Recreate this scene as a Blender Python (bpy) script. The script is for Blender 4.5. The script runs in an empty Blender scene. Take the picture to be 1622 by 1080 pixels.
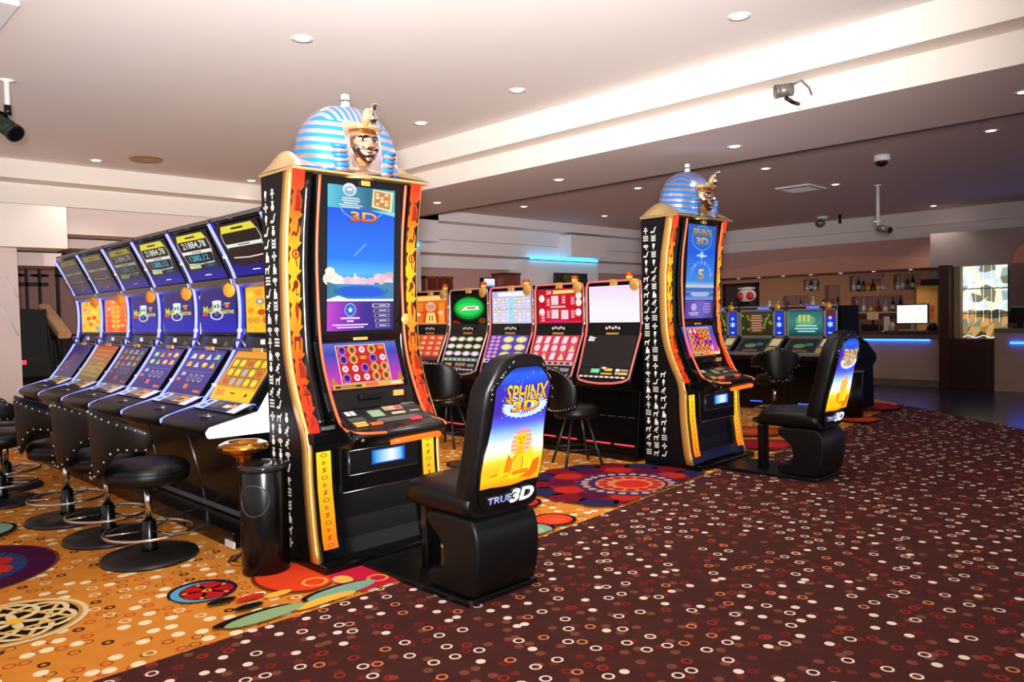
import bpy, math, random
from mathutils import Vector, Matrix
R = math.radians
PI = math.pi
SC = bpy.context.scene
COL = SC.collection
random.seed(7)

# ------------------------------------------------------------------ colours
def lin(c):
    r = []
    for x in c[:3]:
        x = x / 255.0
        r.append(x / 12.92 if x <= 0.04045 else ((x + 0.055) / 1.055) ** 2.4)
    return (r[0], r[1], r[2], 1.0)

MATS = {}
def mat(name, col=(128, 128, 128), rough=0.5, metal=0.0, emit=0.0, ecol=None, coat=0.0, spec=0.5, noise=0.0, nscale=20.0, bump=0.0, alpha=1.0, trans=0.0, nosample=False):
    if name in MATS:
        return MATS[name]
    m = bpy.data.materials.new(name)
    m.use_nodes = True
    nt = m.node_tree
    b = nt.nodes['Principled BSDF']
    c = lin(col)
    b.inputs['Base Color'].default_value = c
    b.inputs['Roughness'].default_value = rough
    b.inputs['Metallic'].default_value = metal
    b.inputs['Specular IOR Level'].default_value = spec
    b.inputs['Coat Weight'].default_value = coat
    b.inputs['Coat Roughness'].default_value = 0.08
    b.inputs['Transmission Weight'].default_value = trans
    if emit:
        b.inputs['Emission Color'].default_value = lin(ecol or col)
        b.inputs['Emission Strength'].default_value = emit
    if noise or bump:
        tc = nt.nodes.new('ShaderNodeTexCoord')
        n = nt.nodes.new('ShaderNodeTexNoise')
        n.inputs['Scale'].default_value = nscale
        n.inputs['Detail'].default_value = 4
        nt.links.new(tc.outputs['Object'], n.inputs['Vector'])
        if noise:
            mx = nt.nodes.new('ShaderNodeMix')
            mx.data_type = 'RGBA'
            mx.inputs[6].default_value = tuple(x * (1 - noise) for x in c[:3]) + (1,)
            mx.inputs[7].default_value = tuple(min(1, x * (1 + noise)) for x in c[:3]) + (1,)
            nt.links.new(n.outputs['Fac'], mx.inputs[0])
            nt.links.new(mx.outputs[2], b.inputs['Base Color'])
        if bump:
            bp = nt.nodes.new('ShaderNodeBump')
            bp.inputs['Strength'].default_value = bump
            bp.inputs['Distance'].default_value = 0.01
            nt.links.new(n.outputs['Fac'], bp.inputs['Height'])
            nt.links.new(bp.outputs['Normal'], b.inputs['Normal'])
    if nosample:
        m.cycles.emission_sampling = 'NONE'
    MATS[name] = m
    return m

def colmat(name, emit=0.0, rough=0.5, spec=0.5, metal=0.0):
    """a printed or lit surface whose artwork is stored as flat colours of its own"""
    m = bpy.data.materials.new(name)
    m.use_nodes = True
    nt = m.node_tree
    b = nt.nodes['Principled BSDF']
    a = nt.nodes.new('ShaderNodeAttribute')
    a.attribute_name = 'Col'
    b.inputs['Roughness'].default_value = rough
    b.inputs['Specular IOR Level'].default_value = spec
    b.inputs['Metallic'].default_value = metal
    if emit:
        b.inputs['Base Color'].default_value = (0.004, 0.004, 0.004, 1)
        nt.links.new(a.outputs['Color'], b.inputs['Emission Color'])
        b.inputs['Emission Strength'].default_value = emit
        m.cycles.emission_sampling = 'NONE'
    else:
        nt.links.new(a.outputs['Color'], b.inputs['Base Color'])
    MATS[name] = m
    return m

# ------------------------------------------------------------------ mesh builder
class MB:
    def __init__(s, m=None):
        s.V = []; s.F = []; s.Mi = []; s.C = []; s.S = []; s.mats = []
        s.cur = 0
        if m: s.use(m)
    def use(s, m):
        if m not in s.mats: s.mats.append(m)
        s.cur = s.mats.index(m); return s
    def v(s, *p):
        if len(p) == 1: p = p[0]
        s.V.append((p[0], p[1], p[2])); return len(s.V) - 1
    def f(s, idx, col=None, smooth=False):
        s.F.append(tuple(idx)); s.Mi.append(s.cur); s.C.append(col); s.S.append(smooth)
    def poly(s, pts, col=None):
        s.f([s.v(p) for p in pts], col)
    def box(s, cx, cy, cz, sx, sy, sz, rz=0.0):
        c, n = math.cos(rz), math.sin(rz)
        P = []
        for dz in (-.5, .5):
            for dx, dy in ((-.5, -.5), (.5, -.5), (.5, .5), (-.5, .5)):
                x, y = dx * sx, dy * sy
                P.append(s.v(cx + x * c - y * n, cy + x * n + y * c, cz + dz * sz))
        for q in ((3, 2, 1, 0), (4, 5, 6, 7), (0, 1, 5, 4), (1, 2, 6, 5), (2, 3, 7, 6), (3, 0, 4, 7)):
            s.f([P[i] for i in q])
        return s
    def bb(s, x0, x1, y0, y1, z0, z1):
        return s.box((x0 + x1) / 2, (y0 + y1) / 2, (z0 + z1) / 2, abs(x1 - x0), abs(y1 - y0), abs(z1 - z0))
    def loft(s, rings, cap=True, closed=True, smooth=True):
        n = len(rings[0]); ids = [[s.v(p) for p in r] for r in rings]
        for a, b in zip(ids, ids[1:]):
            for i in range(n if closed else n - 1):
                j = (i + 1) % n
                s.f((a[i], a[j], b[j], b[i]), None, smooth)
        if cap:
            s.f(ids[0][::-1]); s.f(ids[-1])
        return s
    def lathe(s, prof, cx=0, cy=0, cz=0, seg=24, cap=True, smooth=True, sx=1, sy=1):
        rings = [[(cx + sx * r * math.cos(2 * PI * i / seg), cy + sy * r * math.sin(2 * PI * i / seg), cz + z) for i in range(seg)] for r, z in prof]
        return s.loft(rings, cap, True, smooth)
    def tube(s, pts, r, seg=8, closed=False, cap=True, smooth=True, flat=1.0):
        pts = [Vector(p) for p in pts]; n = len(pts); rings = []
        up = None
        for i, p in enumerate(pts):
            a = pts[i - 1] if (i or closed) else p
            b = pts[(i + 1) % n] if (i < n - 1 or closed) else p
            d = (b - a).normalized()
            if up is None:
                up = Vector((0, 0, 1)) if abs(d.z) < 0.9 else Vector((1, 0, 0))
            x = d.cross(up)
            if x.length < 1e-4:
                x = d.cross(Vector((0.3, 1, 0.2)))
            x.normalize(); y = x.cross(d).normalized(); up = y
            rr = r[i] if isinstance(r, (list, tuple)) else r
            rings.append([p + x * (rr * math.cos(2 * PI * k / seg)) + y * (rr * flat * math.sin(2 * PI * k / seg)) for k in range(seg)])
        if closed:
            rings.append(rings[0]); cap = False
        return s.loft(rings, cap, True, smooth)
    def ring(s, cx, cy, cz, Rr, r, seg=32, sec=8, smooth=True):
        return s.tube([(cx + Rr * math.cos(2 * PI * i / seg), cy + Rr * math.sin(2 * PI * i / seg), cz) for i in range(seg)], r, sec, True, smooth=smooth)
    def prism(s, pts, axis, a, b, smooth=False):
        """2-D outline extruded along axis between a and b; axis y: pts=(x,z); axis x: pts=(y,z); axis z: pts=(x,y)"""
        def P(p, t):
            return (p[0], t, p[1]) if axis == 'y' else (t, p[0], p[1]) if axis == 'x' else (p[0], p[1], t)
        A = [s.v(P(p, a)) for p in pts]; B = [s.v(P(p, b)) for p in pts]
        n = len(pts)
        area = sum(pts[i][0] * pts[(i + 1) % n][1] - pts[(i + 1) % n][0] * pts[i][1] for i in range(n))
        flip = (area > 0) ^ (b > a)
        if axis == 'y': flip = not flip
        for i in range(n):
            j = (i + 1) % n
            q = (A[i], A[j], B[j], B[i])
            s.f(q[::-1] if flip else q, None, smooth)
        s.f(A if flip else A[::-1]); s.f(B[::-1] if flip else B)
        return s
    def sphere(s, cx, cy, cz, rx, ry=None, rz=None, seg=16, rg=10):
        ry = rx if ry is None else ry; rz = rx if rz is None else rz
        return s.loft([[(cx + rx * math.sin(PI * k / rg) * math.cos(2 * PI * i / seg), cy + ry * math.sin(PI * k / rg) * math.sin(2 * PI * i / seg), cz - rz * math.cos(PI * k / rg)) for i in range(seg)] for k in ([0.02] + list(range(1, rg)) + [rg - 0.02])])
    def build(s, name, parent=None, bevel=0.0, bseg=2, loc=None, sub=0, weld=True):
        me = bpy.data.meshes.new(name)
        me.from_pydata(s.V, [], s.F)
        for m in s.mats: me.materials.append(m)
        me.polygons.foreach_set('material_index', s.Mi)
        me.polygons.foreach_set('use_smooth', s.S)
        if any(c is not None for c in s.C):
            at = me.color_attributes.new('Col', 'FLOAT_COLOR', 'CORNER')
            buf = []
            for fidx, c in zip(s.F, s.C):
                n = len(fidx)
                if c is None: buf += [0.0, 0.0, 0.0, 1.0] * n
                elif isinstance(c, list):
                    for k in c: buf += list(lin(k))
                else: buf += list(lin(c)) * n
            at.data.foreach_set('color', buf)
        me.update()
        o = bpy.data.objects.new(name, me)
        COL.objects.link(o)
        if parent is not None: o.parent = parent
        if loc: o.location = loc
        if bevel:
            md = o.modifiers.new('bevel', 'BEVEL')
            md.width = bevel; md.segments = bseg; md.limit_method = 'ANGLE'; md.angle_limit = R(40)
        if sub:
            md = o.modifiers.new('sub', 'SUBSURF'); md.levels = sub; md.render_levels = sub
        return o

def thing(name, label, cat, loc=(0, 0, 0), rz=0.0, group=None):
    o = bpy.data.objects.new(name, None)
    COL.objects.link(o)
    o.location = loc; o.rotation_euler = (0, 0, rz)
    o.empty_display_size = 0.1
    return tag(o, label, cat, group)

def tag(o, label=None, cat=None, group=None):
    if label: o['label'] = label
    if cat: o['category'] = cat
    if group: o['group'] = group
    return o

def struct(o):
    o['kind'] = 'structure'; return o

def dup(root, loc, rz=None, label=None):
    r = root.copy(); COL.objects.link(r)
    r.location = loc
    if rz is not None: r.rotation_euler = (0, 0, rz)
    if label: r['label'] = label
    for ch in list(root.children):
        c = ch.copy(); COL.objects.link(c); c.parent = r
        for g in list(ch.children):
            d = g.copy(); COL.objects.link(d); d.parent = c
    return r

# ------------------------------------------------------------------ lettering
_TX = {}
def glyphs(txt, off=0.0):
    k = (txt, off)
    if k in _TX: return _TX[k]
    cu = bpy.data.curves.new('lettering', 'FONT')
    cu.body = txt; cu.offset = off; cu.resolution_u = 3
    ob = bpy.data.objects.new('lettering', cu)
    COL.objects.link(ob)
    dg = bpy.context.evaluated_depsgraph_get()
    me = bpy.data.meshes.new_from_object(ob.evaluated_get(dg))
    vs = [(v.co.x, v.co.y) for v in me.vertices]
    fs = [tuple(p.vertices) for p in me.polygons]
    bpy.data.objects.remove(ob); bpy.data.curves.remove(cu); bpy.data.meshes.remove(me)
    if vs:
        x0 = min(v[0] for v in vs); x1 = max(v[0] for v in vs); y0 = min(v[1] for v in vs); y1 = max(v[1] for v in vs)
        vs = [((x - x0) / (x1 - x0), (y - y0) / (y1 - y0)) for x, y in vs]
    _TX[k] = (vs, fs)
    return _TX[k]

# ------------------------------------------------------------------ flat artwork on a surface
class Art:
    """shapes given in unit coordinates of a surface; each later layer lies a hair above the one before"""
    EPS = 0.00035
    def __init__(s, mb, O, U, V, m, clip=None):
        s.mb = mb; s.O = Vector(O); s.U = Vector(U); s.Vv = Vector(V)
        s.N = s.U.cross(s.Vv).normalized(); s.l = 0; s.m = m
        s.asp = s.U.length / s.Vv.length; s.clip = clip
    def P(s, u, v):
        return s.O + s.U * u + s.Vv * v + s.N * (s.l * s.EPS)
    def up(s, n=1): s.l += n; return s
    def poly(s, pts, col):
        if s.clip:
            pts = s.clip(pts)
            if len(pts) < 3: return s
        s.mb.use(s.m); s.mb.f([s.mb.v(s.P(*p)) for p in pts], col); return s
    def rect(s, u0, v0, u1, v1, col):
        return s.poly([(u0, v0), (u1, v0), (u1, v1), (u0, v1)], col)
    def vgrad(s, stops, u0=0.0, u1=1.0):
        s.mb.use(s.m)
        for (va, ca), (vb, cb) in zip(stops, stops[1:]):
            s.mb.f([s.mb.v(s.P(*p)) for p in ((u0, va), (u1, va), (u1, vb), (u0, vb))], [ca, ca, cb, cb])
        return s
    def hgrad(s, stops, v0, v1):
        s.mb.use(s.m)
        for (ua, ca), (ub, cb) in zip(stops, stops[1:]):
            s.mb.f([s.mb.v(s.P(*p)) for p in ((ua, v0), (ub, v0), (ub, v1), (ua, v1))], [ca, cb, cb, ca])
        return s
    def ell(s, cu, cv, ru, rv, col, n=16, a0=0.0, a1=2 * PI):
        full = abs(a1 - a0 - 2 * PI) < 1e-6
        k = n if full else n + 1
        return s.poly([(cu + ru * math.cos(a0 + (a1 - a0) * i / n), cv + rv * math.sin(a0 + (a1 - a0) * i / n)) for i in range(k)], col)
    def circ(s, cu, cv, r, col, n=16): return s.ell(cu, cv, r, r * s.asp, col, n)
    def ering(s, cu, cv, ru, rv, t, col, n=20, a0=0.0, a1=2 * PI):
        for i in range(n):
            a, b = a0 + (a1 - a0) * i / n, a0 + (a1 - a0) * (i + 1) / n
            s.poly([(cu + ru * math.cos(a), cv + rv * math.sin(a)), (cu + ru * math.cos(b), cv + rv * math.sin(b)),
                    (cu + ru * (1 - t) * math.cos(b), cv + rv * (1 - t) * math.sin(b)), (cu + ru * (1 - t) * math.cos(a), cv + rv * (1 - t) * math.sin(a))], col)
        return s
    def cring(s, cu, cv, r, t, col, n=20): return s.ering(cu, cv, r, r * s.asp, t, col, n)
    def line(s, pts, w, col):
        for (a, b), (c, d) in zip(pts, pts[1:]):
            du, dv = (c - a) * s.U.length, (d - b) * s.Vv.length
            L = math.hypot(du, dv) or 1
            nu, nv = -dv / L * w / 2 / s.U.length, du / L * w / 2 / s.Vv.length
            s.poly([(a - nu, b - nv), (c - nu, d - nv), (c + nu, d + nv), (a + nu, b + nv)], col)
        return s
    def text(s, t, u0, v0, u1, v1, col, col2=None, off=0.0, shear=0.0, curve=0.0):
        vs, fs = glyphs(t, off)
        s.mb.use(s.m)
        ids = [s.mb.v(s.P(u0 + (x + shear * y) * (u1 - u0), v0 + y * (v1 - v0) + curve * (1 - (2 * x - 1) ** 2))) for x, y in vs]
        for f in fs:
            if col2 is None: s.mb.f([ids[i] for i in f], col)
            else: s.mb.f([ids[i] for i in f], [tuple(col2[k] + (col[k] - col2[k]) * vs[i][1] for k in range(3)) for i in f])
        return s
    def bars(s, u0, u1, v0, v1, n, col, rnd=None):
        """lines of print too small to read"""
        h = (v1 - v0) / n
        for i in range(n):
            c = (u0 + u1) / 2; w = (u1 - u0) / 2 * (0.7 + 0.3 * ((i * 37) % 10) / 10)
            s.rect(c - w, v0 + h * (i + 0.25), c + w, v0 + h * (i + 0.75), col)
        return s
    def star(s, cu, cv, r, col, n=5, k=0.45):
        return s.poly([(cu + (r if i % 2 == 0 else r * k) * math.sin(PI * i / n), cv + s.asp * (r if i % 2 == 0 else r * k) * math.cos(PI * i / n)) for i in range(2 * n)], col)
    # small picture-writing signs inside a cell centred (cu,cv), half sizes a,b
    def sign(s, k, cu, cv, a, b, col):
        k = k % 11
        q = lambda x, y: (cu + x * a, cv + y * b)
        if k == 0:      # bird
            s.ell(cu - .05 * a, cv + .0 * b, .55 * a, .38 * b, col, 10); s.ell(cu + .4 * a, cv + .62 * b, .3 * a, .26 * b, col, 8)
            s.poly([q(.6, .55), q(1, .5), q(.6, .8)], col); s.poly([q(-.4, 0), q(-1, -.6), q(-.6, -.7), q(0, -.2)], col)
            s.rect(cu - .1 * a, cv - .95 * b, cu + .05 * a, cv - .2 * b, col); s.rect(cu - .1 * a, cv - 1 * b, cu + .45 * a, cv - .85 * b, col)
        elif k == 1:    # ankh
            s.ering(cu, cv + .55 * b, .45 * a, .45 * b, .45, col, 10); s.rect(cu - .13 * a, cv - b, cu + .13 * a, cv + .15 * b, col); s.rect(cu - .75 * a, cv - .12 * b, cu + .75 * a, cv + .12 * b, col)
        elif k == 2:    # water
            for y in (.6, 0, -.6):
                s.line([q(-.9, y), q(-.6, y + .3), q(-.3, y), q(0, y + .3), q(.3, y), q(.6, y + .3), q(.9, y)], .007, col)
        elif k == 3:    # eye
            s.ering(cu, cv + .2 * b, .9 * a, .45 * b, .35, col, 12); s.ell(cu, cv + .2 * b, .28 * a, .25 * b, col, 8); s.poly([q(-.2, -.2), q(.1, -.2), q(.5, -.95), q(.25, -.95)], col)
        elif k == 4:    # feather
            s.ell(cu, cv + .15 * b, .4 * a, .8 * b, col, 10); s.rect(cu - .1 * a, cv - b, cu + .1 * a, cv, col); s.poly([q(.2, .8), q(.7, .5), q(.3, .3)], col)
        elif k == 5:    # seated figure
            s.ell(cu - .1 * a, cv + .72 * b, .3 * a, .26 * b, col, 8); s.poly([q(-.5, .45), q(.25, .45), q(.75, -.1), q(.6, -.9), q(-.6, -.9)], col); s.rect(cu - .7 * a, cv - b, cu + .8 * a, cv - .8 * b, col)
        elif k == 6:    # snake
            s.line([q(-.9, -.7), q(-.5, -.3), q(-.1, -.7), q(.3, -.3), q(.5, .5), q(.8, .8)], .011, col); s.ell(cu + .8 * a, cv + .8 * b, .25 * a, .18 * b, col, 8)
        elif k == 7:    # jar
            s.ell(cu, cv - .2 * b, .6 * a, .65 * b, col, 10); s.rect(cu - .3 * a, cv + .3 * b, cu + .3 * a, cv + .9 * b, col); s.rect(cu - .5 * a, cv + .8 * b, cu + .5 * a, cv + b, col)
        elif k == 8:    # lattice
            for y in (-.8, -.2, .4):
                s.rect(cu - .8 * a, cv + y * b, cu + .8 * a, cv + (y + .35) * b, col)
            s.rect(cu - .8 * a, cv - .9 * b, cu - .6 * a, cv + b, col); s.rect(cu + .6 * a, cv - .9 * b, cu + .8 * a, cv + b, col)
        elif k == 9:    # walking legs / jackal
            s.poly([q(-.9, .3), q(.3, .3), q(.8, .9), q(.95, .5), q(.5, .1), q(.4, -.9), q(.15, -.9), q(.1, -.1), q(-.6, -.1), q(-.7, -.9), q(-.95, -.9)], col)
        else:           # star cross
            s.rect(cu - .2 * a, cv - .9 * b, cu + .2 * a, cv + .9 * b, col); s.rect(cu - .85 * a, cv - .2 * b, cu + .85 * a, cv + .25 * b, col)
        return s

class BandArt(Art):
    """artwork on a strip that follows a bent outline: v runs along the outline, u across"""
    def __init__(s, mb, path, U, m, flip=False):
        s.mb = mb; s.path = [Vector(p) for p in path]; s.U = Vector(U); s.m = m; s.l = 0; s.clip = None
        s.cum = [0]
        for a, b in zip(s.path, s.path[1:]): s.cum.append(s.cum[-1] + (b - a).length)
        s.L = s.cum[-1]; s.Vv = Vector((0, 0, s.L)); s.asp = s.U.length / s.L; s.flip = flip
    def P(s, u, v):
        d = max(0, min(1, v)) * s.L
        i = 0
        while i < len(s.cum) - 2 and d > s.cum[i + 1]: i += 1
        a, b = s.path[i], s.path[i + 1]
        t = (d - s.cum[i]) / (s.cum[i + 1] - s.cum[i])
        n = s.U.cross(b - a).normalized()
        if s.flip: n = -n
        return a + (b - a) * t + s.U * u + n * (s.l * s.EPS * 2 + 0.0006)
    def ground(s, stops, nsub=24):
        def colat(v):
            for (va, ca), (vb, cb) in zip(stops, stops[1:]):
                if v <= vb:
                    t = (v - va) / (vb - va); return tuple(ca[k] + (cb[k] - ca[k]) * t for k in range(3))
            return stops[-1][1]
        s.mb.use(s.m)
        vs = sorted(set([i / nsub for i in range(nsub + 1)] + [c / s.L for c in s.cum]))
        for a, b in zip(vs, vs[1:]):
            ca, cb = colat(a), colat(b)
            ids = [s.mb.v(s.P(*p)) for p in ((0, a), (1, a), (1, b), (0, b))]
            cs = [ca, ca, cb, cb]
            if s.flip: ids, cs = ids[::-1], cs[::-1]
            s.mb.f(ids, cs)
        return s
# ------------------------------------------------------------------ camera
F_PX = 1218.5
yaw, pitch, roll = R(45.4387), R(-1.9838), R(-1.3091)
fw = Vector((-math.sin(yaw) * math.cos(pitch), math.cos(yaw) * math.cos(pitch), math.sin(pitch)))
rt = Vector((math.cos(yaw), math.sin(yaw), 0)); up = rt.cross(fw)
r2 = math.cos(roll) * rt + math.sin(roll) * up
u2 = -math.sin(roll) * rt + math.cos(roll) * up
cam_d = bpy.data.cameras.new('camera')
cam = bpy.data.objects.new('camera', cam_d); COL.objects.link(cam)
mw = Matrix((r2, u2, -fw)).transposed().to_4x4(); mw.translation = (0, 0, 1.4)
cam.matrix_world = mw
cam_d.sensor_width = 36.0; cam_d.lens = F_PX / 1622 * 36.0
cam_d.clip_start = 0.05
SC.camera = cam
SC.view_settings.view_transform = 'Standard'
SC.view_settings.look = 'None'
SC.view_settings.exposure = 0.0
SC.view_settings.gamma = 1.0
SC.view_settings.use_curve_mapping = False

# ------------------------------------------------------------------ materials
BLACK = mat('black_gloss_plastic', (6, 6, 7), 0.2, spec=0.4)
BLACKM = mat('black_satin_plastic', (8, 8, 9), 0.4, spec=0.3, noise=0.2, nscale=40)
VINYL = mat('black_vinyl', (7, 6, 6), 0.34, spec=0.32, bump=0.15, nscale=220)
CHROME = mat('chrome', (215, 212, 208), 0.12, 1.0)
STEEL = mat('brushed_steel', (150, 148, 148), 0.32, 1.0)
GREYP = mat('grey_painted_metal', (92, 90, 92), 0.4, 0.3)
GOLD = mat('gold_trim', (236, 180, 96), 0.32, 0.55)
GOLDP = mat('pale_gold_paint', (214, 178, 122), 0.28, 0.55, coat=0.4)
BRASS = mat('polished_brass', (205, 140, 48), 0.2, 1.0, noise=0.15, nscale=14)
FACE = mat('silver_gold_face', (220, 186, 156), 0.13, 1.0)
SILV = mat('silver_rose_metal', (226, 205, 206), 0.22, 0.8)
BLUEP = mat('bright_blue_enamel', (24, 116, 216), 0.3, 0.0, coat=0.6)
DKGRAN = mat('dark_speckled_base', (26, 23, 24), 0.38, noise=0.5, nscale=160)
WHITEP = mat('white_plastic', (226, 226, 224), 0.4)
SCREEN = colmat('screen_picture', 1.0, 0.22, 0.3)
LITSIGN = colmat('backlit_print', 1.15, 0.3, 0.3)
DIMSCR = colmat('dim_screen_picture', 0.7, 0.2, 0.4)
PRINT = colmat('printed_colour', 0.0, 0.5, 0.3)
DYED = colmat('dyed_carpet_pile', 0.0, 0.95, 0.1)

WALLP = mat('pale_plaster', (226, 208, 200), 0.85, noise=0.05, nscale=5)
CEILM = mat('ceiling_plaster', (232, 225, 220), 0.9, noise=0.025, nscale=3)
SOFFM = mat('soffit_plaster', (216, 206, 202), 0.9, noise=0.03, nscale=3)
CEIL2 = mat('grey_ceiling_paint', (204, 190, 188), 0.9, noise=0.05, nscale=4)
TRIMM = mat('white_moulding', (238, 228, 218), 0.7, noise=0.02, nscale=4)
TRIM2 = mat('greyish_moulding', (222, 214, 214), 0.75, noise=0.02, nscale=4)
MAUVE = mat('mauve_wall_paint', (186, 142, 134), 0.8, noise=0.05, nscale=3)
BARWALL = mat('terracotta_wall_paint', (206, 152, 116), 0.8, noise=0.06, nscale=3)
BROWNW = mat('brown_wall_paint', (160, 118, 112), 0.8, noise=0.05, nscale=4)
GREYW = mat('grey_wall_paint', (176, 158, 152), 0.8, noise=0.05, nscale=4)
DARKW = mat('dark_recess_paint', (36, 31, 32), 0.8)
REDWOOD = mat('dark_red_wood', (68, 28, 22), 0.35, noise=0.3, nscale=9)
WOOD = mat('brown_wood', (92, 52, 34), 0.4, noise=0.3, nscale=10)
PINE = mat('pine_handrail', (206, 158, 118), 0.45, noise=0.15, nscale=12)
STONE = mat('beige_marble', (184, 154, 130), 0.4, noise=0.25, nscale=2.5)
TRACK = mat('dark_track', (40, 30, 28), 0.5)

def led(name, col, s):
    return mat(name, (10, 10, 10), 0.4, emit=s, ecol=col)
LEDBLUE = led('blue_led_strip', (60, 80, 255), 3.0)
LEDVIO = led('violet_led_tube', (140, 146, 255), 2.2)
LEDCYAN = led('cyan_led_strip', (40, 190, 255), 9.0)
LEDBAR = led('bar_blue_led', (20, 80, 255), 16.0)
LEDWHITE = led('white_led_panel', (236, 240, 255), 3.0)
LEDORG = led('orange_led_tube', (255, 122, 62), 1.1)
LEDAMB = led('amber_led_bar', (255, 116, 10), 1.3)
LEDPINK = led('pink_led_tube', (255, 128, 120), 0.85)
LEDRED = led('red_led_strip', (255, 70, 80), 1.2)
LAMP = led('lamp_glass', (255, 240, 222), 14.0)

# ------------------------------------------------------------------ carpet materials
def carpet_mat(name, base, dots, noise=0.25):
    """base colour plus layers of little discs and rings: (cells per metre, offset, radius m, ring thickness or 0, [(threshold, colour)...])"""
    m = bpy.data.materials.new(name); m.use_nodes = True
    nt = m.node_tree; b = nt.nodes['Principled BSDF']
    b.inputs['Roughness'].default_value = 0.95; b.inputs['Specular IOR Level'].default_value = 0.1
    L = nt.links.new
    def N(t, **k):
        n = nt.nodes.new(t)
        for a, v in k.items(): setattr(n, a, v)
        return n
    def M(op, a, c=None):
        n = N('ShaderNodeMath', operation=op)
        for i, x in enumerate((a, c)):
            if x is None: continue
            if isinstance(x, (int, float)): n.inputs[i].default_value = x
            else: L(x, n.inputs[i])
        return n.outputs[0]
    tc = N('ShaderNodeTexCoord')
    ns = N('ShaderNodeTexNoise'); ns.inputs['Scale'].default_value = 9; ns.inputs['Detail'].default_value = 5
    L(tc.outputs['Object'], ns.inputs['Vector'])
    mx = N('ShaderNodeMix', data_type='RGBA')
    c = lin(base)
    mx.inputs[6].default_value = tuple(x * (1 - noise) for x in c[:3]) + (1,)
    mx.inputs[7].default_value = tuple(x * (1 + noise) for x in c[:3]) + (1,)
    L(ns.outputs['Fac'], mx.inputs[0]); cur = mx.outputs[2]
    for freq, off, rnd, kinds in dots:
        mp = N('ShaderNodeMapping'); mp.inputs['Location'].default_value = (off, off * 1.7, 0); mp.inputs['Scale'].default_value = (freq, freq, 0)
        mp.inputs['Rotation'].default_value = (0, 0, 0.3)
        L(tc.outputs['Object'], mp.inputs['Vector'])
        vo = N('ShaderNodeTexVoronoi', voronoi_dimensions='2D', feature='F1'); vo.inputs['Scale'].default_value = 1.0; vo.inputs['Randomness'].default_value = rnd
        L(mp.outputs['Vector'], vo.inputs['Vector'])
        sp = N('ShaderNodeSeparateColor'); L(vo.outputs['Color'], sp.inputs[0])
        d, rv = vo.outputs['Distance'], sp.outputs[0]
        lo = 0.0
        for hi, rad, inner, colr in kinds:
            k = M('MULTIPLY', M('GREATER_THAN', rv, lo), M('LESS_THAN', rv, hi))
            f = M('MULTIPLY', k, M('LESS_THAN', d, rad * freq))
            if inner: f = M('MULTIPLY', f, M('GREATER_THAN', d, inner * freq))
            q = N('ShaderNodeMix', data_type='RGBA'); L(f, q.inputs[0]); L(cur, q.inputs[6]); q.inputs[7].default_value = lin(colr)
            cur = q.outputs[2]; lo = hi
    L(cur, b.inputs['Base Color'])
    bp = N('ShaderNodeBump'); bp.inputs['Strength'].default_value = 0.3; bp.inputs['Distance'].default_value = 0.004
    n2 = N('ShaderNodeTexNoise'); n2.inputs['Scale'].default_value = 300; L(tc.outputs['Object'], n2.inputs['Vector'])
    L(n2.outputs['Fac'], bp.inputs['Height']); L(bp.outputs['Normal'], b.inputs['Normal'])
    MATS[name] = m
    return m
W = (250, 226, 208)
CARP_B = carpet_mat('brown_spotted_carpet', (76, 40, 36), [
    (11.0, 0.3, 0.7, [(0.30, 0.021, 0, (128, 72, 56)), (0.42, 0.022, 0.011, (134, 34, 34)), (0.55, 0.02, 0, (116, 44, 40)), (0.62, 0.022, 0.013, (70, 34, 32))]),
    (8.6, 3.1, 0.78, [(0.24, 0.0205, 0, W), (0.52, 0.0255, 0.0165, W), (0.64, 0.0245, 0.0155, (226, 136, 84)), (0.80, 0.024, 0.014, (160, 46, 38))])])
CARP_O = carpet_mat('orange_spotted_carpet', (222, 140, 52), [
    (11.0, 1.3, 0.6, [(0.25, 0.026, 0.019, (128, 70, 30)), (0.45, 0.027, 0.016, (200, 90, 36)), (0.55, 0.022, 0, (214, 116, 50))]),
    (8.6, 5.1, 0.75, [(0.45, 0.029, 0, (255, 238, 196)), (0.62, 0.028, 0.017, (250, 216, 160)), (0.74, 0.026, 0.012, (60, 30, 24))])], 0.14)
TILE = mat('dark_polished_tile', (44, 36, 44), 0.22, noise=0.35, nscale=2.2)

# ------------------------------------------------------------------ floor
fl = MB(CARP_O)
fl.poly([(-15, -3, 0), (-3.28, -3, 0), (-3.3, 3.5, 0), (-3.5, 5.9, 0), (-3.5, 8, 0), (-3.95, 11.6, 0), (-6, 13.3, 0), (-15, 13.3, 0)])
fl.use(CARP_B)
fl.poly([(-3.28, -3, 0), (5, -3, 0), (5, 4.2, 0), (-2.07, 9.95, 0), (-3.95, 11.6, 0), (-3.5, 8, 0), (-3.5, 5.9, 0), (-3.3, 3.5, 0)])
fl.use(TILE)
fl.poly([(-15, 13.3, 0), (-6, 13.3, 0), (-3.95, 11.6, 0), (-2.07, 9.95, 0), (5, 4.2, 0), (6, 4.2, 0), (6, 17, 0), (-15, 17, 0)])
def clip_edge(pts):
    def xb(y):
        return -3.31 if y < 3.5 else -3.31 - (y - 3.5) * 0.0833 if y < 5.9 else -3.51
    out = []
    for (a, b), (c, d) in zip(pts, pts[1:] + pts[:1]):
        ia, ic = a <= xb(b), c <= xb(d)
        if ia: out.append((a, b))
        if ia != ic:
            t = (xb(b) - a) / ((c - a) or 1e-9); t = min(1, max(0, t)); out.append((a + (c - a) * t, b + (d - b) * t))
    return out
fa = Art(fl, (0, 0, 0.0004), (1, 0, 0), (0, 1, 0), DYED, clip_edge)
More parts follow.
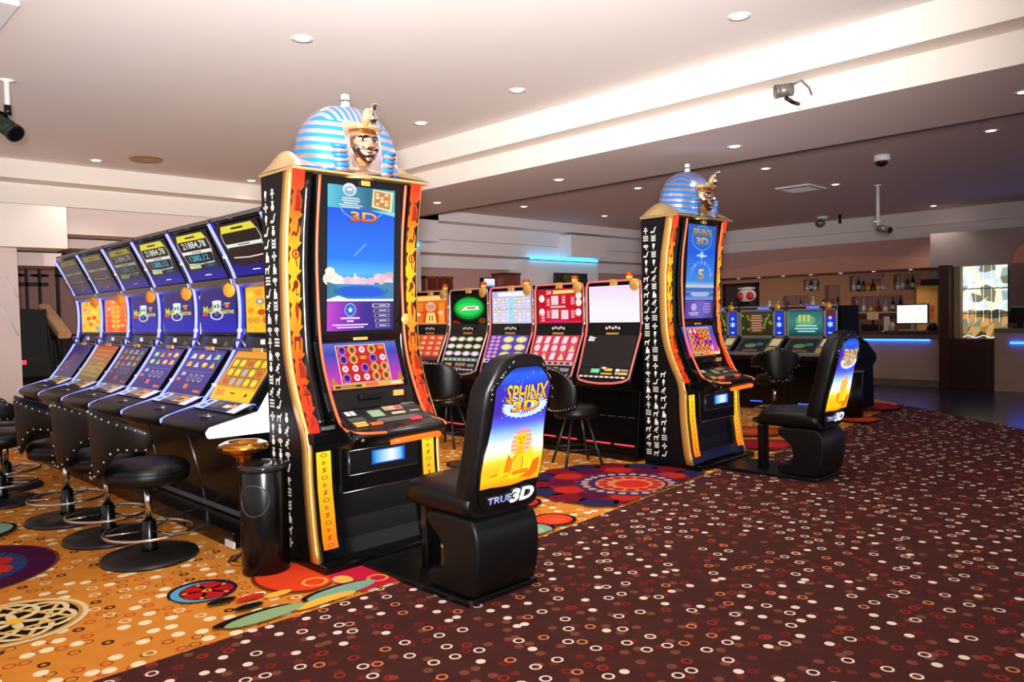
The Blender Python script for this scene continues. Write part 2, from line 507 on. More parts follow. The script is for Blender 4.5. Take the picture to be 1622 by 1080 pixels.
PUR, NAVY, RED, TEAL, CRM, BLK = (72, 14, 58), (42, 50, 104), (206, 44, 34), (134, 176, 150), (240, 214, 160), (24, 14, 16)
# big purple medallion by the stools
cx, cy = -5.35, 0.72
fa.circ(cx, cy, .56, (120, 60, 40), 40).up(); fa.circ(cx, cy, .54, PUR, 40).up(); fa.circ(cx, cy, .40, NAVY, 36).up()
for i in range(40):
    a = i * PI / 20
    fa.line([(cx + .28 * math.cos(a), cy + .28 * math.sin(a)), (cx + .39 * math.cos(a + .1), cy + .39 * math.sin(a + .1))], .008, (86, 110, 150))
fa.up()
for i in range(8):
    a = i * PI / 4 + .2
    fa.ell(cx + .24 * math.cos(a), cy + .24 * math.sin(a), .1, .1, RED, 14)
fa.up(); fa.circ(cx, cy, .16, PUR, 20).up(); fa.circ(cx, cy, .1, (240, 150, 60), 16).up()
# knot-work medallion
cx, cy = -4.22, 0.82
fa.circ(cx, cy, .31, CRM, 36).up(); fa.circ(cx, cy, .285, (206, 150, 70), 36).up(); fa.circ(cx, cy, .265, BLK, 36).up()
for i in range(6):
    a = i * PI / 3
    fa.cring(cx + .13 * math.cos(a), cy + .13 * math.sin(a), .135, .2, CRM, 22).up(1)
    fa.line([(cx + .25 * math.cos(a), cy + .25 * math.sin(a)), (cx + .25 * math.cos(a + 2.09), cy + .25 * math.sin(a + 2.09))], .022, (236, 190, 110)).up(1)
fa.circ(cx, cy, .04, (250, 190, 60), 12).up()
# small flower
cx, cy = -3.95, 1.6
fa.circ(cx, cy, .17, (22, 16, 40), 24).up(); fa.circ(cx + .012, cy - .01, .15, (90, 170, 200), 24).up(); fa.circ(cx + .02, cy + .015, .135, (92, 20, 60), 24).up()
for i in range(5):
    a = i * 2 * PI / 5
    fa.ell(cx + .02 + .075 * math.cos(a), cy + .015 + .075 * math.sin(a), .055, .055, (190, 24, 30), 12)
    fa.line([(cx + .02, cy + .015), (cx + .02 + .12 * math.cos(a + .63), cy + .015 + .12 * math.sin(a + .63))], .018, (250, 190, 40))
fa.up()
# red field, leaves and fruit beside the front machine
fa.ell(-3.78, 2.02, .27, .2, (120, 30, 20), 30).up(); fa.ell(-3.78, 2.03, .255, .19, (232, 70, 30), 30).up(); fa.ell(-3.47, 2.28, .26, .16, (200, 30, 60), 24).up()
fa.cring(-3.62, 2.06, .07, .25, (250, 170, 70), 18); fa.cring(-3.42, 2.32, .06, .3, (250, 150, 60), 16); fa.ell(-3.54, 2.18, .07, .05, (240, 180, 90), 12).up()
fa.ell(-3.42, 2.07, .07, .2, BLK, 20).up(); fa.ell(-3.40, 2.09, .065, .2, TEAL, 20).up(); fa.ell(-3.34, 1.96, .05, .17, (244, 190, 80), 16).up()
fa.ell(-3.42, 1.62, .05, .2, BLK, 16).up(); fa.ell(-3.38, 1.66, .06, .2, (150, 180, 130), 16).up()
for x, y, c in ((-3.66, 1.72, RED), (-3.55, 1.66, BLK), (-3.6, 1.84, (250, 190, 60)), (-3.72, 1.6, BLK)):
    fa.ell(x, y, .035, .075, c, 12)
fa.up()
# great rosette between the two tall machines, dyes darkened for the shade there
cx, cy = -3.82, 4.98
fa.circ(cx, cy, .78, (44, 26, 50), 44).up()
for i in range(16):
    a = i * PI / 8
    fa.circ(cx + .66 * math.cos(a), cy + .66 * math.sin(a), .15, (44, 36, 78) if i % 2 else (122, 18, 36), 16)
fa.up(); fa.circ(cx, cy, .60, (140, 20, 28), 40).up()
for i in range(12):
    a = i * PI / 6 + .2
    fa.circ(cx + .5 * math.cos(a), cy + .5 * math.sin(a), .12, (90, 14, 54) if i % 2 else (186, 42, 32), 16)
fa.up(); fa.circ(cx + .06, cy, .42, (60, 40, 92), 36).up(); 
for i in range(24):
    a = i * PI / 12
    fa.ell(cx + .06 + .35 * math.cos(a), cy + .35 * math.sin(a), .035, .035, (206, 160, 130), 8)
fa.up(); fa.circ(cx + .08, cy, .28, (214, 130, 80), 30).up()
for i in range(14):
    a = i * PI / 7
    fa.ell(cx + .08 + .22 * math.cos(a), cy + .22 * math.sin(a), .045, .045, (180, 30, 34), 8)
fa.up(); fa.circ(cx + .1, cy, .14, (210, 40, 40), 20).up()
for x, y, r, c in ((-3.48, 3.78, .13, (230, 70, 40)), (-3.42, 3.5, .14, TEAL), (-4.0, 3.95, .16, RED), (-4.4, 4.2, .14, NAVY), (-4.9, 4.5, .2, (150, 30, 50)), (-5.4, 4.7, .18, (90, 60, 40)),
                   (-3.75, 7.3, .3, (170, 30, 40)), (-4.3, 8.0, .35, (190, 70, 30)), (-3.85, 8.6, .22, (170, 30, 40)), (-4.4, 9.2, .3, (120, 20, 50)), (-3.7, 9.6, .25, (200, 60, 30)), (-4.1, 10.9, .4, (160, 26, 40)),
                   (-6.2, 1.0, .22, TEAL), (-6.6, .7, .25, PUR), (-7.1, 1.2, .2, RED), (-7.6, .9, .3, NAVY), (-8.2, 1.1, .3, RED)):
    fa.circ(x, y, r + .025, BLK, 20).up(); fa.circ(x, y, r, c, 20).up(); fa.circ(x + r * .2, y, r * .5, (min(255, c[0] + 40), c[1] + 20, c[2] + 10), 14)
floor = struct(fl.build('floor'))

# ------------------------------------------------------------------ ceilings, beam, mouldings
def shell(name, boxes):
    mb = MB()
    for m, *b in boxes:
        mb.use(m); mb.bb(*b)
    return struct(mb.build(name))
shell('ceiling', [(CEILM, -10.35, 6, -4, 5.4, 3.3, 3.4)])
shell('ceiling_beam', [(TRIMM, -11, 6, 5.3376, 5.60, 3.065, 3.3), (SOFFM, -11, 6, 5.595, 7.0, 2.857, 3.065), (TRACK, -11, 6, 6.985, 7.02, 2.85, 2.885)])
# the lower fascia of the beam is white; laid on as its own skin
shell('trim_1', [(TRIMM, -11, 6, 5.575, 5.596, 2.857, 3.066)])
shell('ceiling_rear', [(CEIL2, -10, 6, 7.0, 17, 3.05, 3.15)])
shell('trim_2', [(TRIMM, -10.6, -10.244, -4, 5.34, 3.085, 3.3), (TRIMM, -10.9, -10.628, -4, 5.6, 2.85, 3.085), (WALLP, -11.2, -10.66, -4, 5.6, 2.52, 2.846), (WALLP, -11.4, -11.05, -4, 5.6, 2.38, 2.5), (DARKW, -11.4, -11.1, -4, 5.6, 2.5, 2.52)])
shell('trim_3', [(TRIM2, -9.7, -9.37, 7.02, 14.9, 2.89, 3.05), (TRIM2, -9.9, -9.66, 7.02, 14.9, 2.64, 2.89), (TRIM2, -9.9, -9.68, 7.02, 14.9, 2.42, 2.634), (TRIM2, -10.2, -9.95, 7.02, 14.9, 2.2, 2.40)])
shell('wall_back_left', [(MAUVE, -10.4, -10.1, 7.0, 16.2, 0, 3.1)])
def bulkhead(name, x, y0, y1, z0, z1, depth=.4):
    return shell(name, [(TRIM2, x - depth, x, y0, y1, z0, z1)])
bulkhead('trim_4', -9.37, 6.6, 7.68, 2.56, 3.05)
bulkhead('trim_5', -9.37, 10.82, 11.86, 2.45, 2.85)
shell('wall_pier', [(TRIM2, -10.1, -9.62, 9.9, 11.9, 0, 2.36), (TRIM2, -10.1, -9.62, 6.6, 7.5, 0, 2.47)])
# left: pale wall, boxed bulkhead over it, stair hall behind
shell('wall_left', [(WALLP, -10.5, -10.2, -4, 2.17, 0, 2.29)])
shell('trim_6', [(TRIMM, -10.5, -10.0, -4, 2.64, 2.28, 2.76)])
shell('trim_7', [(WALLP, -11.3, -10.7, 2.2, 2.75, 2.12, 2.28)])
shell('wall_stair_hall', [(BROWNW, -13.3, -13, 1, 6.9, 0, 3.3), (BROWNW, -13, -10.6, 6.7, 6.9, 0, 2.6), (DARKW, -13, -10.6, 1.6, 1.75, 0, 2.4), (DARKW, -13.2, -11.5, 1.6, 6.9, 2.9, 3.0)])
# bar end
shell('trim_8', [(TRIM2, -10, 6, 14.75, 15.2, 2.815, 3.05), (TRIMM, -10, 6, 14.76, 15.0, 2.80, 2.824), (TRIM2, -10, 6, 14.9, 15.2, 2.60, 2.815), (TRIMM, -10, 6, 14.91, 15.1, 2.585, 2.62)])
bh = MB(MAUVE)
bh.bb(-10, -4.335, 14.85, 16.0, 2.06, 2.6)
struct(bh.build('wall_bar_bulkhead'))
# shallow arch swelling out of the bulkhead over the bar
ar = MB(mat('warm_mauve_paint', (206, 150, 132), 0.8, noise=0.04, nscale=3))
pts = [(-8.6, 2.06)] + [(-8.6 + 4.2 * t, 2.2 + .16 * math.sin(PI * (t * .9 + .03))) for t in [i / 14 for i in range(15)]] + [(-4.4, 2.06)]
ar.prism(pts, 'y', 14.81, 14.86)
struct(ar.build('trim_9'))
# back wall of the bar with recessed niches (built around the openings)
NICHES = [(-7.346, -6.994, 1.754, 2.0), (-6.376, -5.687, 1.704, 2.03), (-5.519, -5.02, 1.703, 2.01), (-6.341, -5.336, 1.284, 1.60), (-7.804, -7.228, 1.40, 1.661), (-6.886, -6.56, 1.40, 1.855)]
xs = sorted(set([-10.1, -4.3] + [a for n in NICHES for a in n[:2]])); zs = sorted(set([0, 2.06] + [a for n in NICHES for a in n[2:]]))
bw = MB(BARWALL)
for xa, xb in zip(xs, xs[1:]):
    for za, zb in zip(zs, zs[1:]):
        cxm, czm = (xa + xb) / 2, (za + zb) / 2
        inside = any(n[0] < cxm < n[1] and n[2] < czm < n[3] for n in NICHES)
        bw.use(MAUVE if inside else BARWALL)
        y = 16.22 if inside else 16.0
        bw.poly([(xa, y, za), (xb, y, za), (xb, y, zb), (xa, y, zb)])
for a, b, c, d in NICHES:
    bw.use(MAUVE)
    bw.poly([(a, 16, c), (b, 16, c), (b, 16.22, c), (a, 16.22, c)]); bw.poly([(a, 16, d), (b, 16, d), (b, 16.22, d), (a, 16.22, d)])
    bw.poly([(a, 16, c), (a, 16.22, c), (a, 16.22, d), (a, 16, d)]); bw.poly([(b, 16, c), (b, 16.22, c), (b, 16.22, d), (b, 16, d)])
bw.use(BARWALL); bw.bb(-10.1, -4.3, 16.23, 16.4, 0, 2.06)
struct(bw.build('wall_bar'))
# right of the bar
shell('wall_right', [(GREYW, -4.335, 3, 14.3, 14.6, 2.03, 2.6), (GREYW, -4.4, 3, 16.2, 16.4, 0, 2.1), (REDWOOD, -3.25, 3, 15.6, 15.8, 0, 2.03), (mat('beige_panel', (176, 150, 118), 0.6, noise=0.1, nscale=5), -3.99, -3.895, 14.35, 14.5, 0.62, 2.03)])
shell('column_bar', [(REDWOOD, -4.147, -3.993, 14.1, 14.5, 0, 2.05)])
oa = MB(mat('orange_wall_paint', (240, 164, 120), 0.8, noise=0.04, nscale=4))
oa.prism([(-3.13, 2.03)] + [(-3.13 + .5 - .5 * math.cos(t * PI / 2), 2.03 + .45 * math.sin(t * PI / 2)) for t in [i / 8 for i in range(1, 9)]] + [(3, 2.48), (3, 2.03)], 'y', 14.27, 14.31)
struct(oa.build('trim_10'))
# ------------------------------------------------------------------ tall pharaoh machines (local x forward, y across, z up)
EDGE = [(.05, 0.05), (.02, .163), (-.015, .509), (-.01, .739), (-.11, .925), (-.19, 1.15), (-.205, 1.42), (-.2, 1.814), (-.12, 2.237)]
RAIL = [(.09, .79), (.04, .83), (-.07, 1.05), (-.12, 1.22), (-.134, 1.41), (-.138, 1.81), (-.07, 2.215)]
def resample(p, n):
    cum = [0]
    for a, b in zip(p, p[1:]): cum.append(cum[-1] + math.hypot(b[0] - a[0], b[1] - a[1]))
    out = []
    for k in range(n + 1):
        d = cum[-1] * k / n; i = 0
        while i < len(cum) - 2 and d > cum[i + 1]: i += 1
        t = (d - cum[i]) / (cum[i + 1] - cum[i]); out.append((p[i][0] + (p[i + 1][0] - p[i][0]) * t, p[i][1] + (p[i + 1][1] - p[i][1]) * t))
    return out
def smooth2(p, n=2):
    for _ in range(n):
        q = [p[0]]
        for a, b in zip(p, p[1:]):
            q += [(a[0] * .75 + b[0] * .25, a[1] * .75 + b[1] * .25), (a[0] * .25 + b[0] * .75, a[1] * .25 + b[1] * .75)]
        p = q + [p[-1]]
    return p

def art_main_a(a):
    a.vgrad([(0, (70, 20, 130)), (.205, (70, 40, 150)), (.205, (250, 250, 255)), (.222, (250, 250, 255)), (.222, (60, 130, 215)), (.30, (20, 90, 220)), (.4, (90, 190, 245)), (.5, (30, 130, 255)), (.84, (18, 92, 240)), (1, (18, 80, 220))]).up()
    a.hgrad([(0, (206, 70, 214)), (.25, (140, 40, 190)), (.55, (64, 30, 150)), (1, (58, 40, 120))], 0, .2).up()
    # clouds, far shore and water
    for cu, cv, r, c in ((.06, .36, .12, (250, 240, 224)), (.15, .345, .1, (255, 250, 240)), (.04, .41, .07, (255, 250, 238)), (.3, .345, .08, (236, 206, 224)), (.42, .35, .08, (244, 214, 226)), (.52, .345, .07, (240, 204, 222)),
                         (.64, .345, .07, (236, 196, 220)), (.76, .37, .08, (250, 214, 226)), (.84, .36, .1, (244, 190, 206)), (.93, .39, .065, (236, 170, 186)), (.92, .35, .07, (250, 220, 226))):
        a.ell(cu, cv, r, r * .42, c, 14)
    a.up().rect(.39, .35, .415, .40, (250, 240, 244)).rect(0, .30, 1, .325, (70, 150, 210)).up()
    a.ell(.5, .275, .42, .04, (24, 96, 226), 20); a.poly([(0, .222), (.2, .222), (.28, .27), (.1, .325), (0, .34)], (60, 130, 160)); a.poly([(1, .222), (.9, .222), (.74, .3), (.86, .34), (1, .34)], (70, 140, 176)); a.up()
    a.poly([(.02, .222), (.3, .222), (.16, .245)], (240, 250, 250)); a.line([(.38, .52), (.56, .61)], .008, (120, 180, 255)); a.up()
    # upper notice band
    a.hgrad([(0, (96, 206, 232)), (.3, (70, 160, 190)), (.6, (44, 110, 140)), (1, (90, 190, 200))], .845, 1).up()
    a.poly([(.62, .845), (1, .815), (1, .845)], (150, 230, 230)).up()
    a.ering(.5, .865, .33, .095, .06, (120, 190, 255), 16, PI, 2 * PI); a.ell(.31, .975, .1, .045, (236, 240, 250), 18).ell(.31, .968, .07, .03, (60, 150, 200), 14).up()
    a.rect(.27, .967, .35, .985, (250, 250, 255)).bars(.18, .48, .875, .925, 3, (236, 248, 250)).bars(.14, .52, .848, .875, 2, (230, 246, 250)).up()
    a.poly([(.64, .87), (.95, .845), (.97, .985), (.66, .995)], (250, 240, 190)).up(); a.poly([(.67, .88), (.92, .86), (.93, .975), (.68, .985)], (206, 150, 70)).up()
    for i in range(3):
        for j in range(4): a.rect(.70 + .07 * i, .885 + .023 * j, .75 + .07 * i, .902 + .023 * j, ((250, 220, 170), (230, 110, 80), (250, 240, 220))[(i + j) % 3])
    a.up(); a.text('3D', .3, .755, .73, .83, (120, 40, 10), off=.05).up(); a.text('3D', .32, .76, .72, .828, (255, 226, 110), (230, 70, 40), off=.02).up()
    # lower notice band
    a.ell(.33, .145, .085, .048, (150, 200, 255), 20).up().ell(.33, .145, .073, .041, (40, 100, 200), 20).up().star(.33, .145, .042, (245, 250, 255)).up()
    a.bars(.13, .53, .075, .1, 1, (250, 220, 250)).bars(.26, .40, .055, .078, 1, (250, 220, 250)).bars(.05, .62, .015, .05, 2, (250, 230, 255))
    for i in range(5):
        v = .175 - i * .036; c = (206, 200, 226) if i == 0 else (150, 140, 186)
        a.rect(.66 + .012 * i, v - .013, .93, v + .013, c); a.up().rect(.68 + .012 * i, v - .008, .91, v + .008, (70, 60, 120)).up().bars(.74, .9, v - .006, v + .006, 1, (236, 230, 250)).rect(.69 + .012 * i, v - .005, .72 + .012 * i, v + .005, (30, 20, 60))

def art_main_b(a):
    a.vgrad([(0, (70, 40, 130)), (.2, (74, 54, 160)), (.2, (120, 170, 220)), (.26, (40, 80, 180)), (.33, (180, 206, 230)), (.40, (70, 140, 230)), (.7, (30, 96, 226)), (1, (40, 100, 190))]).up()
    a.hgrad([(0, (96, 60, 150)), (.5, (120, 100, 190)), (1, (70, 60, 150))], 0, .19).up()
    for i in range(9): a.ell(.06 + .11 * i, .34, .07, .025, (196, 200, 214), 10)
    a.up().rect(0, .29, 1, .33, (60, 110, 190)).up()
    a.ering(.5, .86, .36, .13, .05, (120, 190, 255), 24).up(); a.ell(.5, .87, .3, .11, (40, 110, 210), 20).up()
    a.text('SPHINX', .16, .875, .84, .965, (90, 60, 20), off=.04).up(); a.text('SPHINX', .17, .88, .83, .96, (236, 206, 96), (150, 110, 40), off=.01).up()
    a.text('3D', .28, .79, .72, .865, (240, 210, 90), (170, 110, 30), off=.03).up()
    a.ell(.5, .68, .07, .04, (150, 200, 250), 12).up().bars(.25, .75, .655, .69, 1, (210, 230, 255)).bars(.12, .88, .235, .28, 3, (230, 236, 250)).up()
    for i in range(9):
        t = PI * (i + .5) / 9
        a.ell(.5 - .36 * math.cos(t), .45 + .15 * math.sin(t), .05, .026, (60 + 40 * (i % 3), 150, 240), 10)
    a.up().text('5', .4, .42, .6, .53, (250, 226, 110), (190, 130, 40), off=.03).up()
    a.ell(.3, .12, .1, .04, (190, 170, 230), 14).bars(.6, .92, .05, .17, 4, (170, 150, 210)).bars(.1, .5, .03, .07, 2, (220, 200, 240))

def art_reels(a, ground=((60, 70, 190), (196, 60, 190)), seed=1):
    rr = random.Random(seed)
    a.vgrad([(0, (230, 40, 140)), (.25, ground[1]), (.75, ground[0]), (1, (90, 110, 210))]).up()
    a.poly([(.16, .12), (.84, .12), (.84, .95), (.16, .95)], (246, 200, 200)).up(); a.rect(.175, .13, .825, .93, (206, 26, 26)).up()
    for i in range(5):
        for j in range(4):
            u, v = .24 + .13 * i, .23 + .2 * j; k = rr.randrange(6)
            if k < 3: a.circ(u, v, .056, (240, 200, 120)).up().circ(u, v, .042, (200, 120, 50)).up().ell(u, v, .016, .05, (80, 40, 20), 8)
            elif k == 3: a.circ(u, v, .055, (190, 120, 220)).up().circ(u, v, .04, (90, 30, 150)).up().poly([(u - .025, v + .05), (u + .025, v + .05), (u, v - .05)], (20, 10, 60))
            elif k == 4: a.circ(u, v, .04, (250, 240, 245)).up().star(u, v, .03, (200, 140, 200))
            else: a.rect(u - .05, v - .02, u + .05, v + .07, (220, 90, 30)).up().bars(u - .045, u + .045, v - .01, v + .06, 2, (255, 190, 90))
            a.l -= 0
    a.up().rect(0.03, 0, .97, .1, (240, 190, 70)).up().rect(.05, .02, .4, .07, (60, 40, 20)).rect(.45, .02, .62, .09, (226, 120, 60)).rect(.8, .02, .95, .08, (250, 240, 210)).up()
    a.bars(.08, .36, .03, .06, 1, (250, 220, 140)); a.poly([(0, .1), (.1, .1), (.05, .28)], (200, 130, 50)).poly([(1, .1), (.9, .1), (.95, .3)], (200, 130, 50))

def glow_column(a, lower=False, seed=0):
    rr = random.Random(seed)
    if lower:
        a.ground([(0, (255, 122, 10)), (.4, (255, 170, 16)), (1, (255, 222, 30))]); a.up()
        n = 13
        for i in range(n):
            v = (i + .5) / n
            if i % 3 == 0: a.ering(.5, v, .22, .022, .3, (150, 70, 0), 12)
            elif i % 3 == 1: a.line([(.35, v - .02), (.6, v - .01), (.4, v + .012), (.65, v + .02)], .006, (150, 70, 0))
            else: a.rect(.34, v - .014, .66, v - .008, (150, 70, 0)).rect(.34, v + .006, .66, v + .012, (150, 70, 0)).rect(.42, v - .02, .48, v + .02, (150, 70, 0))
        return
    a.ground([(0, (232, 44, 16)), (.16, (250, 74, 12)), (.32, (255, 120, 10)), (.5, (255, 196, 20)), (.68, (255, 214, 30)), (.82, (255, 140, 16)), (1, (240, 50, 20))]); a.up()
    for i in range(9):
        v = .05 + i * .105
        c = (150, 24, 0) if i % 2 else (196, 40, 6)
        a.sign((0, 1, 5, 9, 4, 0, 3, 6, 5)[i], .58, v, .36, .042, c)
        a.poly([(.84, v - .05), (1, v - .05), (1, v + .05), (.66, v + .03), (.9, v)], (14, 4, 4)).poly([(0, v - .03), (.12, v - .01), (.05, v + .01), (.2, v + .03), (0, v + .04)], (60, 12, 4))

def HX(p):
    return (-.165 + .035 + (p[0] + .165) * 1.12, p[1] * 1.12, 2.42 + (p[2] - 2.43) * 1.1)
def stripe_mat():
    m = bpy.data.materials.new('striped_headdress'); m.use_nodes = True
    nt = m.node_tree; b = nt.nodes['Principled BSDF']; L = nt.links.new
    def M(op, a, c=None):
        n = nt.nodes.new('ShaderNodeMath'); n.operation = op
        for i, x in enumerate((a, c)):
            if x is None: continue
            if isinstance(x, (int, float)): n.inputs[i].default_value = x
            else: L(x, n.inputs[i])
        return n.outputs[0]
    tc = nt.nodes.new('ShaderNodeTexCoord'); sp = nt.nodes.new('ShaderNodeSeparateXYZ'); L(tc.outputs['Object'], sp.inputs[0])
    x, y, z = sp.outputs; ay = M('ABSOLUTE', y)
    crown = M('GREATER_THAN', M('ADD', z, M('MULTIPLY', ay, -.10)), 2.535)
    # level bands at the sides dip towards the back; front-to-back bands on the crown fan out
    side = M('LESS_THAN', M('FRACT', M('MULTIPLY', M('ADD', M('ADD', z, -2.262), M('MULTIPLY', M('ADD', x, .25), .12)), 20.5)), .5)
    fan = M('DIVIDE', ay, M('ADD', .55, M('MULTIPLY', M('ADD', x, .25), -1.2)))
    top = M('LESS_THAN', M('FRACT', M('ADD', M('MULTIPLY', fan, 9.5), .3)), .46)
    on = M('ADD', M('MULTIPLY', crown, top), M('MULTIPLY', M('SUBTRACT', 1.0, crown), side))
    front = M('MULTIPLY', M('GREATER_THAN', x, -.15), M('LESS_THAN', ay, .125)); front = M('MULTIPLY', front, M('LESS_THAN', z, 2.56))
    on = M('MULTIPLY', on, M('SUBTRACT', 1.0, front))
    mx = nt.nodes.new('ShaderNodeMix'); mx.data_type = 'RGBA'; L(on, mx.inputs[0]); mx.inputs[6].default_value = lin((228, 208, 210)); mx.inputs[7].default_value = lin((20, 120, 226))
    L(mx.outputs[2], b.inputs['Base Color'])
    L(M('MULTIPLY', M('SUBTRACT', 1.0, on), .85), b.inputs['Metallic']); b.inputs['Roughness'].default_value = .2; b.inputs['Coat Weight'].default_value = .4
    return m
NEMES = stripe_mat()
def pharaoh_machine(loc, label, main_art, seed, group):
    t = thing('slot_machine', label, 'slot machine', loc, 0, group)
    e = smooth2(EDGE, 1)
    # inner body
    m = MB(BLACK)
    m.prism([(-.44, .05)] + [(x - .03, z) for x, z in e] + [(-.44, 2.237)], 'y', -.435, .435)
    m.build('cabinet', t)
    # side panels with columns of small painted signs
    for s in (-1, 1):
        m = MB(BLACKM)
        m.prism([(-.45, .05)] + e + [(-.45, 2.237)], 'y', s * .466, s * .436)
        if s < 0: a = Art(m, (-.45, -.4665, .1), (.4, 0, 0), (0, 0, 2.1), PRINT)
        else: a = Art(m, (-.05, .4665, .1), (-.4, 0, 0), (0, 0, 2.1), PRINT)
        rr = random.Random(seed + s)
        for c in range(3):
            for i in range(29):
                z = .12 + i * .0715
                if c == 2 and z > .9: continue
                u = .048 + c * .083; v = (z - .1) / 2.1
                ex = [x for x, zz in resample(EDGE, 60) if abs(zz - z) < .05]
                if ex and -.45 + u + .026 > min(ex) - .074: continue
                uu = u / .4
                if s > 0: uu = 1 - uu
                a.sign(rr.randrange(11), uu, v, .03 / .4, .0145, (226, 222, 216))
        m.build('side_panel', t)
        g = MB(GOLD)
        pr = resample(e, 40)
        g.loft([[(x - .062, s * .4668, z), (x - .004, s * .4668, z), (x + .006, s * .462, z), (x + .006, s * .44, z), (x - .062, s * .45, z)] for x, z in pr])
        g.build('gold_trim', t)
        # backlit column beside the screens
        cp = [(x + .008, z) for x, z in EDGE if z > .70] 
        col = MB(BLACK)
        a = BandArt(col, [(x + .004, s * .41 - .04, z) for x, z in smooth2([(-.02, .76)] + cp[1:], 1)], (0, .08, 0), LITSIGN)
        glow_column(a, False, seed)
        col.build('light_column', t)
        # dark polished half column
        h = MB(BLACK)
        h.tube([(x - .02, s * .338, z) for x, z in smooth2([(-.06, .78)] + [p for p in EDGE if p[1] > .9], 1)], .034, 10)
        h.build('dark_column', t)
        # foot column with amber panel
        f = MB(BLACK)
        f.prism([(-.35, .05), (.055, .05), (.025, .163), (-.01, .45), (-.015, .70), (-.35, .70)], 'y', s * .435, s * .29)
        f.build('foot_column', t, .006)
        p = MB(BLACK)
        a = BandArt(p, [(.047, s * .37 - .046, .115), (.031, s * .37 - .046, .163), (-.003, s * .37 - .046, .45), (-.01, s * .37 - .046, .655)], (0, .092, 0), LITSIGN)
        glow_column(a, True)
        p.build('amber_panel', t)
        k = MB(BLACK); k.bb(-.2, .03, s * .46, s * .3, .70, .765); k.build('shoulder_block', t, .012)
    # bezel with the two screens
    B = [(-.10, 2.225), (-.132, 1.75), (-.162, 1.30), (-.19, 1.262), (-.10, .972), (-.05, .87), (.14, .785), (.2, .765), (.205, .72), (.17, .68), (-.05, .66), (-.3, .66), (-.3, 2.225)]
    m = MB(BLACK); m.prism(B, 'y', -.305, .305); m.build('bezel', t, .006)
    for s in (-1, 1):
        r = MB(LEDORG)
        pth = smooth2(RAIL, 2)
        pts = [(x, s * .3, z) for x, z in pth]
        r.tube(pts, .0085, 8); r.build('light_rail', t)
    r = MB(LEDORG)
    r.tube([(.09, -.3, .79), (.14, -.305, .775), (.19, -.28, .765), (.215, -.2, .758), (.22, -.1, .752)], .008, 8); r.build('light_rail', t)
    r = MB(LEDORG)
    r.tube([(.09, .3, .79), (.13, .325, .778), (.18, .34, .768), (.21, .345, .75)], .008, 8); r.build('light_rail', t)
    sc = MB(BLACK)
    O = Vector((-.157, -.236, 1.325)); V = Vector((-.0985, -.236, 2.176)) - O
    sc.use(SCREEN); a = Art(sc, O, (0, .472, 0), V, SCREEN); main_art(a)
    sc.build('main_screen', t)
    sc = MB(BLACK)
    O = Vector((-.098 + .006, -.262, .982)); V = Vector((-.184 + .006, -.262, 1.252)) - O
    a = Art(sc, O, (0, .524, 0), V, SCREEN); art_reels(a, seed=seed); sc.build('reel_screen', t)
    for y, z, x, w, h in ((.02, 2.2, -.098, .06, .03), (.0, 1.275, -.172, .1, .018)):
        b = MB(GOLD); b.bb(x, x + .012, y - w / 2, y + w / 2, z - h / 2, z + h / 2); b.build('name_plate', t, .003)
    b = MB(GOLD); b.lathe([(.001, 0), (.034, 0), (.036, .004), (.03, .010), (.001, .012)], 0, 0, 0, 14)
    o = b.build('gold_medallion', t); o.rotation_euler = (0, R(90), 0); o.location = (-.13, .315, 1.385)
    # console
    c = MB(BLACK)
    c.loft([[(-.04, y * .9, .86), (.10, y, .79), (.19 + k, y, .768), (.215 + k, y, .735), (.19 + k, y, .70), (.06, y, .67), (-.04, y * .9, .67)] for y, k in ((-.31, -.03), (-.29, 0), (-.15, .015), (.1, .02), (.3, .01), (.345, 0), (.352, -.02))])
    c.build('console', t, .008)
    d = MB(BLACKM)
    dk0, dk1 = Vector((.128, -.26, .792)), Vector((-.03, -.26, .865))
    a = Art(d, dk0, (0, .54, 0), dk1 - dk0, PRINT); a.rect(0, 0, 1, 1, (16, 15, 16)).up()
    a.rect(.3, .35, .52, .9, (30, 28, 28)).rect(.03, .62, .2, .98, (34, 32, 32)).rect(.72, .55, .97, .98, (34, 32, 32)).rect(.03, .30, .22, .52, (60, 70, 60)).up()
    a.rect(.33, .42, .5, .84, (126, 150, 118)).rect(.55, .72, .8, .98, (190, 150, 130)).rect(.56, .75, .64, .95, (200, 190, 120)).rect(.7, .75, .79, .95, (196, 110, 90)).rect(.6, .45, .78, .58, (190, 170, 140)).rect(.06, .66, .11, .92, (216, 214, 220)).rect(.125, .66, .175, .92, (216, 214, 220)).rect(.85, .5, .98, .58, (170, 150, 110)).rect(.04, .12, .2, .24, (200, 150, 60)).up()
    a.bars(.3, .95, .05, .3, 3, (110, 104, 100))
    d.build('button_deck', t)
    for y, z, x, mm in ((-.2, .795, .125, GOLD), (-.1, .795, .125, LEDORG), (.18, .795, .125, LEDRED)):
        b = MB(mm); b.box(x, y, z, .035, .075, .014); b.build('button', t, .004)
    b = MB(GOLD); b.box(-.07, .2, .935, .02, .07, .035); b.build('yellow_sticker_plate', t, .003)
    b = MB(BLACKM); b.box(-.07, 0, .935, .025, .16, .035); b.build('card_slot', t, .004)
    b = MB(LEDAMB); b.tube([(.20, -.06, .69), (.226, 0, .695), (.23, .15, .70), (.222, .27, .70), (.19, .30, .69)], .017, 8); b.build('amber_light_bar', t)
    for y in (-.25, -.16):
        b = MB(CHROME); b.sphere(.205, y, .725, .014); b.build('lock', t)
    # belly: display drawer, door
    m = MB(BLACK); m.bb(-.3, .035, -.29, .29, .40, .67); m.build('belly', t, .008)
    m = MB(BLACKM); m.bb(.03, .048, -.25, .25, .50, .65); m.build('display_panel', t, .006)
